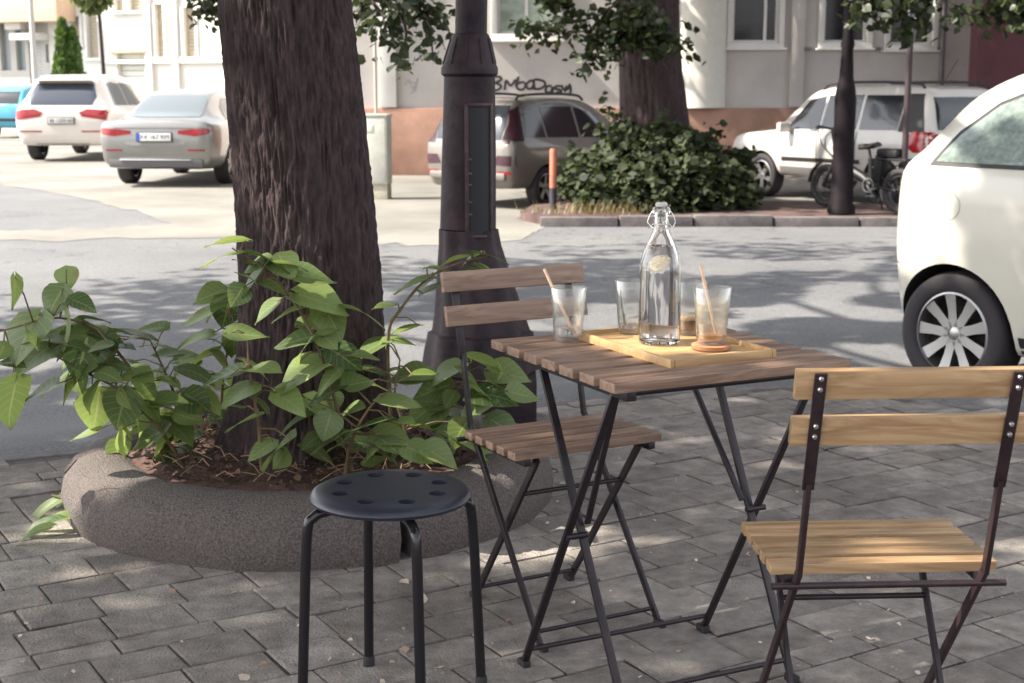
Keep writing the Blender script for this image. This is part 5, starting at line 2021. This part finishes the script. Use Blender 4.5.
def right_building():
    Y = 25.0
    t = thing('apartment_house', 'pale plastered house with terracotta plinth behind the bush and parked cars', 'house', (0, 0, 0))

    def wx(px):
        return W(px, 60, Y=Y).x

    def wz(py):
        return W(500, py, Y=Y).z
    ztop = 6.5
    wins = [(wx(497), wx(556), wz(34), wz(-70), PANE_G, .5), (wx(731), wx(778), wz(43), wz(-70), PANE, .72), (wx(822), wx(866), wz(43), wz(-70), PANE, .6), (wx(888), wx(931), wz(45), wz(-70), PANE, .55)]
    holes = [h[:4] for h in wins]
    x0, x1 = wx(318), wx(941)
    wall_with_holes('wall', t, x0, x1, STREET, ztop, Y, holes, PLASTER)
    MB().box(((x0 + x1) / 2, Y - .03, (STREET + wz(108)) / 2), (x1 - x0 + .02, .08, wz(108) - STREET), None, .012).build('plinth', PLINTH, t)
    for h in wins:
        window_on(t, *h[:4], Y, .085 if h[5] != .5 else .1, h[4], h[5])
    # rounded pilaster and flat pilasters
    pr = MB()
    c, r = wx(702), .42
    ring0 = []
    for z in (wz(108) + .002, ztop - .01):
        ring0.append([(c + r * math.cos(a), Y + .06 - .34 * math.sin(a), z) for a in np.linspace(0, math.pi, 25)])
    pr.loft(ring0, cap=False, closed=False)
    pr.build('round_pilaster', mat('pilaster_cream', (.66, .63, .57), .85, var=.05), t, angle=60)
    MB().box((wx(675), Y - .03, (wz(108) + ztop) / 2), (.16, .1, ztop - wz(108) - .03), None, .01).build('pilaster', FRAME, t)
    MB().box((wx(785) + .2, Y - .035, (wz(108) + ztop) / 2 + .001), (.22, .09, ztop - wz(108) - .04), None, .01).build('pilaster', PLASTER, t)
    for a, b in ((797, 813), (875, 879), (940, 936)):
        pass
    for a, b in ((796, 811), (873, 880), (937, 941)):
        MB().box(((wx(a) + wx(b)) / 2, Y - .02, wz(49)), (abs(wx(b) - wx(a)), .06, .06), None, .005).build('string_course', mat('course_grey', (.2, .18, .19), .8), t)
    # downpipe and cable
    MB().tube([(wx(941), Y - .08, STREET), (wx(941), Y - .08, 6.3)], .045, 12).build('downpipe', mat('downpipe_grey', (.12, .1, .11), .5), t)
    MB().box((wx(388), Y - .06, (wz(108) + ztop) / 2), (.28, .09, ztop - wz(108) - .03), None, .01).build('pilaster', FRAME, t)
    # sprayed lettering, above the roof of the silver car
    strokes = [[(491, 79), (495, 76.5), (500, 77), (501, 79.5), (497, 82), (492, 83.5), (497, 83.5), (501, 86), (499, 89), (494, 90.5), (491, 90)],
               [(504.5, 90), (506, 80.5), (510.5, 85.5), (515, 80)],
               [(515, 79), (516.5, 86), (518.3, 76.5), (516.5, 86), (519, 89.5), (523.5, 88.8), (525.5, 85), (523, 82), (518, 83.5)],
               [(530, 81), (526.5, 84), (527.5, 88.3), (531, 88.5), (533.5, 85), (533, 81), (529.5, 80.8)],
               [(534.5, 89), (534, 80.5), (539, 79.8), (544.5, 82), (544.5, 86), (539, 89), (532.5, 88.5)],
               [(551.5, 86), (547.5, 86.3), (545.5, 90), (547, 92.5), (551, 91.8), (552.5, 87), (552.8, 93), (554, 94)],
               [(562.5, 86.5), (557, 86), (555, 88.5), (560.5, 90), (561, 92), (556, 92.5)],
               [(561.5, 85), (563.5, 89), (568, 89), (569.5, 84.5), (570.8, 90), (569.2, 96)],
               [(565, 92), (566.5, 85.5)]]
    gf = MB()
    for s_ in strokes:
        pts = [W(a, b, Y=Y - .006) for a, b in s_]
        pts = catmull(pts, 6)
        # flat spray line: squashed tube on the wall
        gf.tube(pts, .021, 8)
    for v in gf.bm.verts:
        v.co.y = Y + (v.co.y - (Y - .006)) * .12 - .004
    gf.build('graffiti', mat('spray_black', (.03, .027, .03), .8), t)
    # small scribble on the sunlit part
    g2 = MB()
    for s_ in ([(405, 85), (409, 80), (413, 88), (418, 78), (415, 92)], [(407, 82), (416, 84), (411, 94)]):
        g2.tube(catmull([W(a, b, Y=Y - .006) for a, b in s_], 5), .012, 6)
    for v in g2.bm.verts:
        v.co.y = Y + (v.co.y - (Y - .006)) * .12 - .004
    g2.build('faint_graffiti', mat('spray_grey', (.36, .34, .34), .8), t)

    # neighbour at right: return wall lightened to stand for sunlight, and dark red wall
    n = thing('red_house', 'dark red walled house at the upper right behind the cream car', 'house')
    MB().box((wx(966) + .1, Y + .62, 3.0), (wx(991) - wx(941), 1.0, 6.6)).build('sunlit_tone_wall', FRAME, n, smooth=False)
    xa = W(977, 60, Y=23.5).x
    MB().box((xa + 3.5, 23.7, 3.0), (7.0, .4, 6.6)).build('red_wall', mat('dark_red_plaster', (.10, .035, .042), .9, var=.15, vscale=2), n, smooth=False)


right_building()


def _turn(o, ang=R(-24), px=-13.4, py=47.0, k=1.09):
    c, s_ = math.cos(ang), math.sin(ang)
    o.rotation_euler.z = ang
    o.scale = (k, 1, 1)
    o.location = (px - (c * k * px - s_ * py), py - (s_ * k * px + c * py), 0)


def left_building():
    Y = 47.0
    t = thing('terrace_house', 'sunlit cream house with garage door and shutters beyond the parked cars', 'house')

    def wx(px):
        return W(px, 60, Y=Y).x

    def wz(py):
        return W(100, py, Y=Y).z
    cream = mat('cream_render', (.66, .63, .57), .9, var=.06, vscale=1)
    holes = [(wx(120), wx(151), wz(93), wz(54)), (wx(88), wx(101), wz(58), wz(12)), (wx(165), wx(174), wz(58), wz(6)), (wx(196), wx(208), wz(58), wz(10)), (wx(121), wx(131), wz(12), wz(-30)), (wx(137), wx(155), wz(12), wz(-30)), (wx(70), wx(80), wz(45), wz(16))]
    wall_with_holes('wall', t, wx(42), wx(300), STREET, 6.5, Y, holes, cream)
    gd = MB()
    hz0, hz1 = wz(93), wz(54)
    nS = 7
    for i in range(nS):
        gd.box((wx(135.5), Y + .2, hz0 + (hz1 - hz0) * (i + .5) / nS), (wx(151) - wx(120) - .02, .04, (hz1 - hz0) / nS - .015), None, .006)
    gd.build('garage_door', mat('garage_white', (.68, .66, .6), .6), t)
    for h in holes[1:]:
        m = mat('cream_shutter', (.45, .38, .28), .7, var=.08)
        sh = MB()
        nn = 14
        for i in range(nn):
            sh.box(((h[0] + h[1]) / 2, Y + .14, h[2] + (h[3] - h[2]) * (i + .5) / nn), (h[1] - h[0] - .02, .03, (h[3] - h[2]) / nn - .012))
        wn = sh.build('shutter', m, t, smooth=False)
        fb = MB()
        k = .09
        fb.box(((h[0] + h[1]) / 2, Y - .03, h[2] - k / 2), (h[1] - h[0] + 2 * k + .1, .14, k), None, .01)
        fb.box((h[0] - k / 2, Y - .02, (h[2] + h[3]) / 2), (k, .07, h[3] - h[2] - .004), None, .008)
        fb.box((h[1] + k / 2, Y - .02, (h[2] + h[3]) / 2), (k, .07, h[3] - h[2] - .004), None, .008)
        fb.build('surround', FRAME, wn)
    gs = MB()
    a, b = wx(119), wx(152)
    gs.box(((a + b) / 2, Y - .05, wz(52)), (b - a + .3, .2, .09), None, .01)
    gs.build('garage_lintel', mat('ochre_lintel', (.5, .4, .25), .8), t)
    for px in (158, 187):
        MB().box((wx(px), Y - .05, 3.0), (.2, .14, 6.5), None, .01).build('pilaster', FRAME, t)
    MB().box((wx(178), Y - .04, wz(62)), (wx(300) - wx(158), .1, .12), None, .01).build('string_course', FRAME, t)
    _turn(t)
    # second house further left with shop shutters
    u = thing('shop_house', 'pale shop front with a roller shutter behind the teal car', 'house')
    xs0, xs1 = wx(-60), wx(42)
    holes = [(wx(18), wx(33), wz(92), wz(42)), (wx(3), wx(14), wz(70), wz(20)), (wx(-16), wx(-4), wz(70), wz(20)), (wx(38.5), wx(41.5), wz(62), wz(44))]
    Y2 = Y
    wall_with_holes('wall', u, xs0, xs1, STREET, 6.5, Y2 - .02, holes, mat('pale_grey_render', (.44, .42, .39), .9, var=.08, vscale=1))
    rs = MB()
    h = holes[0]
    nn = 16
    for i in range(nn):
        rs.box(((h[0] + h[1]) / 2, Y + .12, h[2] + (h[3] - h[2]) * (i + .5) / nn), (h[1] - h[0] - .02, .05, (h[3] - h[2]) / nn - .02), None, .01)
    rs.build('roller_shutter', mat('shutter_grey', (.5, .5, .5), .5, .2), u)
    for h in holes[1:]:
        MB().box(((h[0] + h[1]) / 2, Y + .14, (h[2] + h[3]) / 2), (h[1] - h[0], .03, h[3] - h[2])).build('shop_window', mat('shop_glass', (.2, .22, .23), .15), u, smooth=False)
    MB().box((wx(28), Y - .35, wz(36)), (wx(42) - wx(13), .7, .22), None, .03).build('canopy', mat('canopy_white', (.66, .64, .62), .7), u)
    MB().box((wx(14), Y - .3, wz(24)), (wx(26) - wx(7), .5, .3), None, .03).build('awning_box', mat('canopy_white', (.66, .64, .62), .7), u)
    MB().box((wx(8), Y - .45, wz(4)), (wx(75) - wx(-60), .9, 1.1), None, .02).build('balcony', mat('peach_render', (.6, .42, .3), .85, var=.08), u)
    _turn(u)
    pole = thing('utility_pole', 'thin pale pole in front of the shop front at far left', 'pole', (W(36, 95, Y=44).x, 44, STREET))
    MB().tube([(0, 0, 0), (0, 0, 7)], [.09, .07], 12).build('shaft', mat('pole_pale', (.45, .42, .4), .7), pole)
    MB().box((0, 0, .05), (.3, .3, .1), None, .02).build('foot', mat('pole_pale', (.45, .42, .4), .7), pole)


left_building()


def conifer():
    p = W(68, 88, Y=41)
    t = thing('thuja_tree', 'dense green conical conifer rising behind the large white car', 'tree', (p.x, 41, STREET))
    r = np.random.default_rng(44)
    s_ = 41 / F
    PP = []
    for (px, top, half) in ((64, 22, 13), (73, 31, 11.5)):
        x = W(px, 60, Y=41).x - p.x
        zt_ = W(px, top, Y=41).z - STREET
        n = 4200
        h = r.uniform(0, 1, n) ** 1.35
        a = r.uniform(0, 6.283, n)
        prof = half * s_ * 1.15 * (1 - h) ** .62
        lump = 1 + .18 * np.sin(a * 4 + h * 14) + r.normal(0, .08, n)
        rr = prof * lump * r.uniform(.55, 1, n) ** .35
        PP.append(np.stack([x + rr * np.cos(a), rr * np.sin(a), .15 + h * (zt_ - .15)], -1))
    pos = np.concatenate(PP)
    d = np.stack([pos[:, 0] * .4 + r.normal(0, .3, len(pos)), pos[:, 1] * .4 + r.normal(0, .3, len(pos)), np.full(len(pos), .9)], -1)
    nr = np.stack([pos[:, 0] + r.normal(0, .3, len(pos)), pos[:, 1] + r.normal(0, .3, len(pos)), r.normal(0, .3, len(pos))], -1)
    V, Fc = leaves6(pos, d, nr, r.uniform(.09, .2, len(pos)))
    np_mesh('crown', V, Fc, leaf_mat('thuja_green', (.045, .085, .02), (.1, .17, .045), .3), t, smooth=False)
    MB().tube([(0, 0, 0), (0, 0, 2.2)], [.1, .04], 10).build('trunk', BARK, t)


conifer()


def young_tree():
    p = W(104, 86, Y=42)
    t = thing('young_tree', 'thin young tree with a small drooping crown left of the garage', 'tree', (p.x, 42, STREET))
    r = np.random.default_rng(45)
    MB().tube([(0, 0, 0), (.02, 0, 1.5), (-.03, 0, 3.3), (-.1, 0, 4.2)], [.07, .06, .05, .03], 10).build('trunk', BARK, t)
    s_ = 42 / F
    cz = W(98, 2, Y=42).z - STREET
    n = 900
    c = np.array([-.2, 0, cz + .5])
    v = r.normal(0, 1, (n, 3)); v /= np.linalg.norm(v, axis=1, keepdims=True)
    pos = c + v * np.array([.62, .55, .8]) * r.uniform(.1, 1, (n, 1)) ** .5
    d, nr = rand_dirs(n, .4, 1.0)
    V, Fc = leaves6(pos, d, nr, r.uniform(.14, .26, n))
    np_mesh('crown', V, Fc, leaf_mat('pale_tree_leaf', (.07, .1, .035), (.17, .2, .08), .4), t, smooth=False)


young_tree()
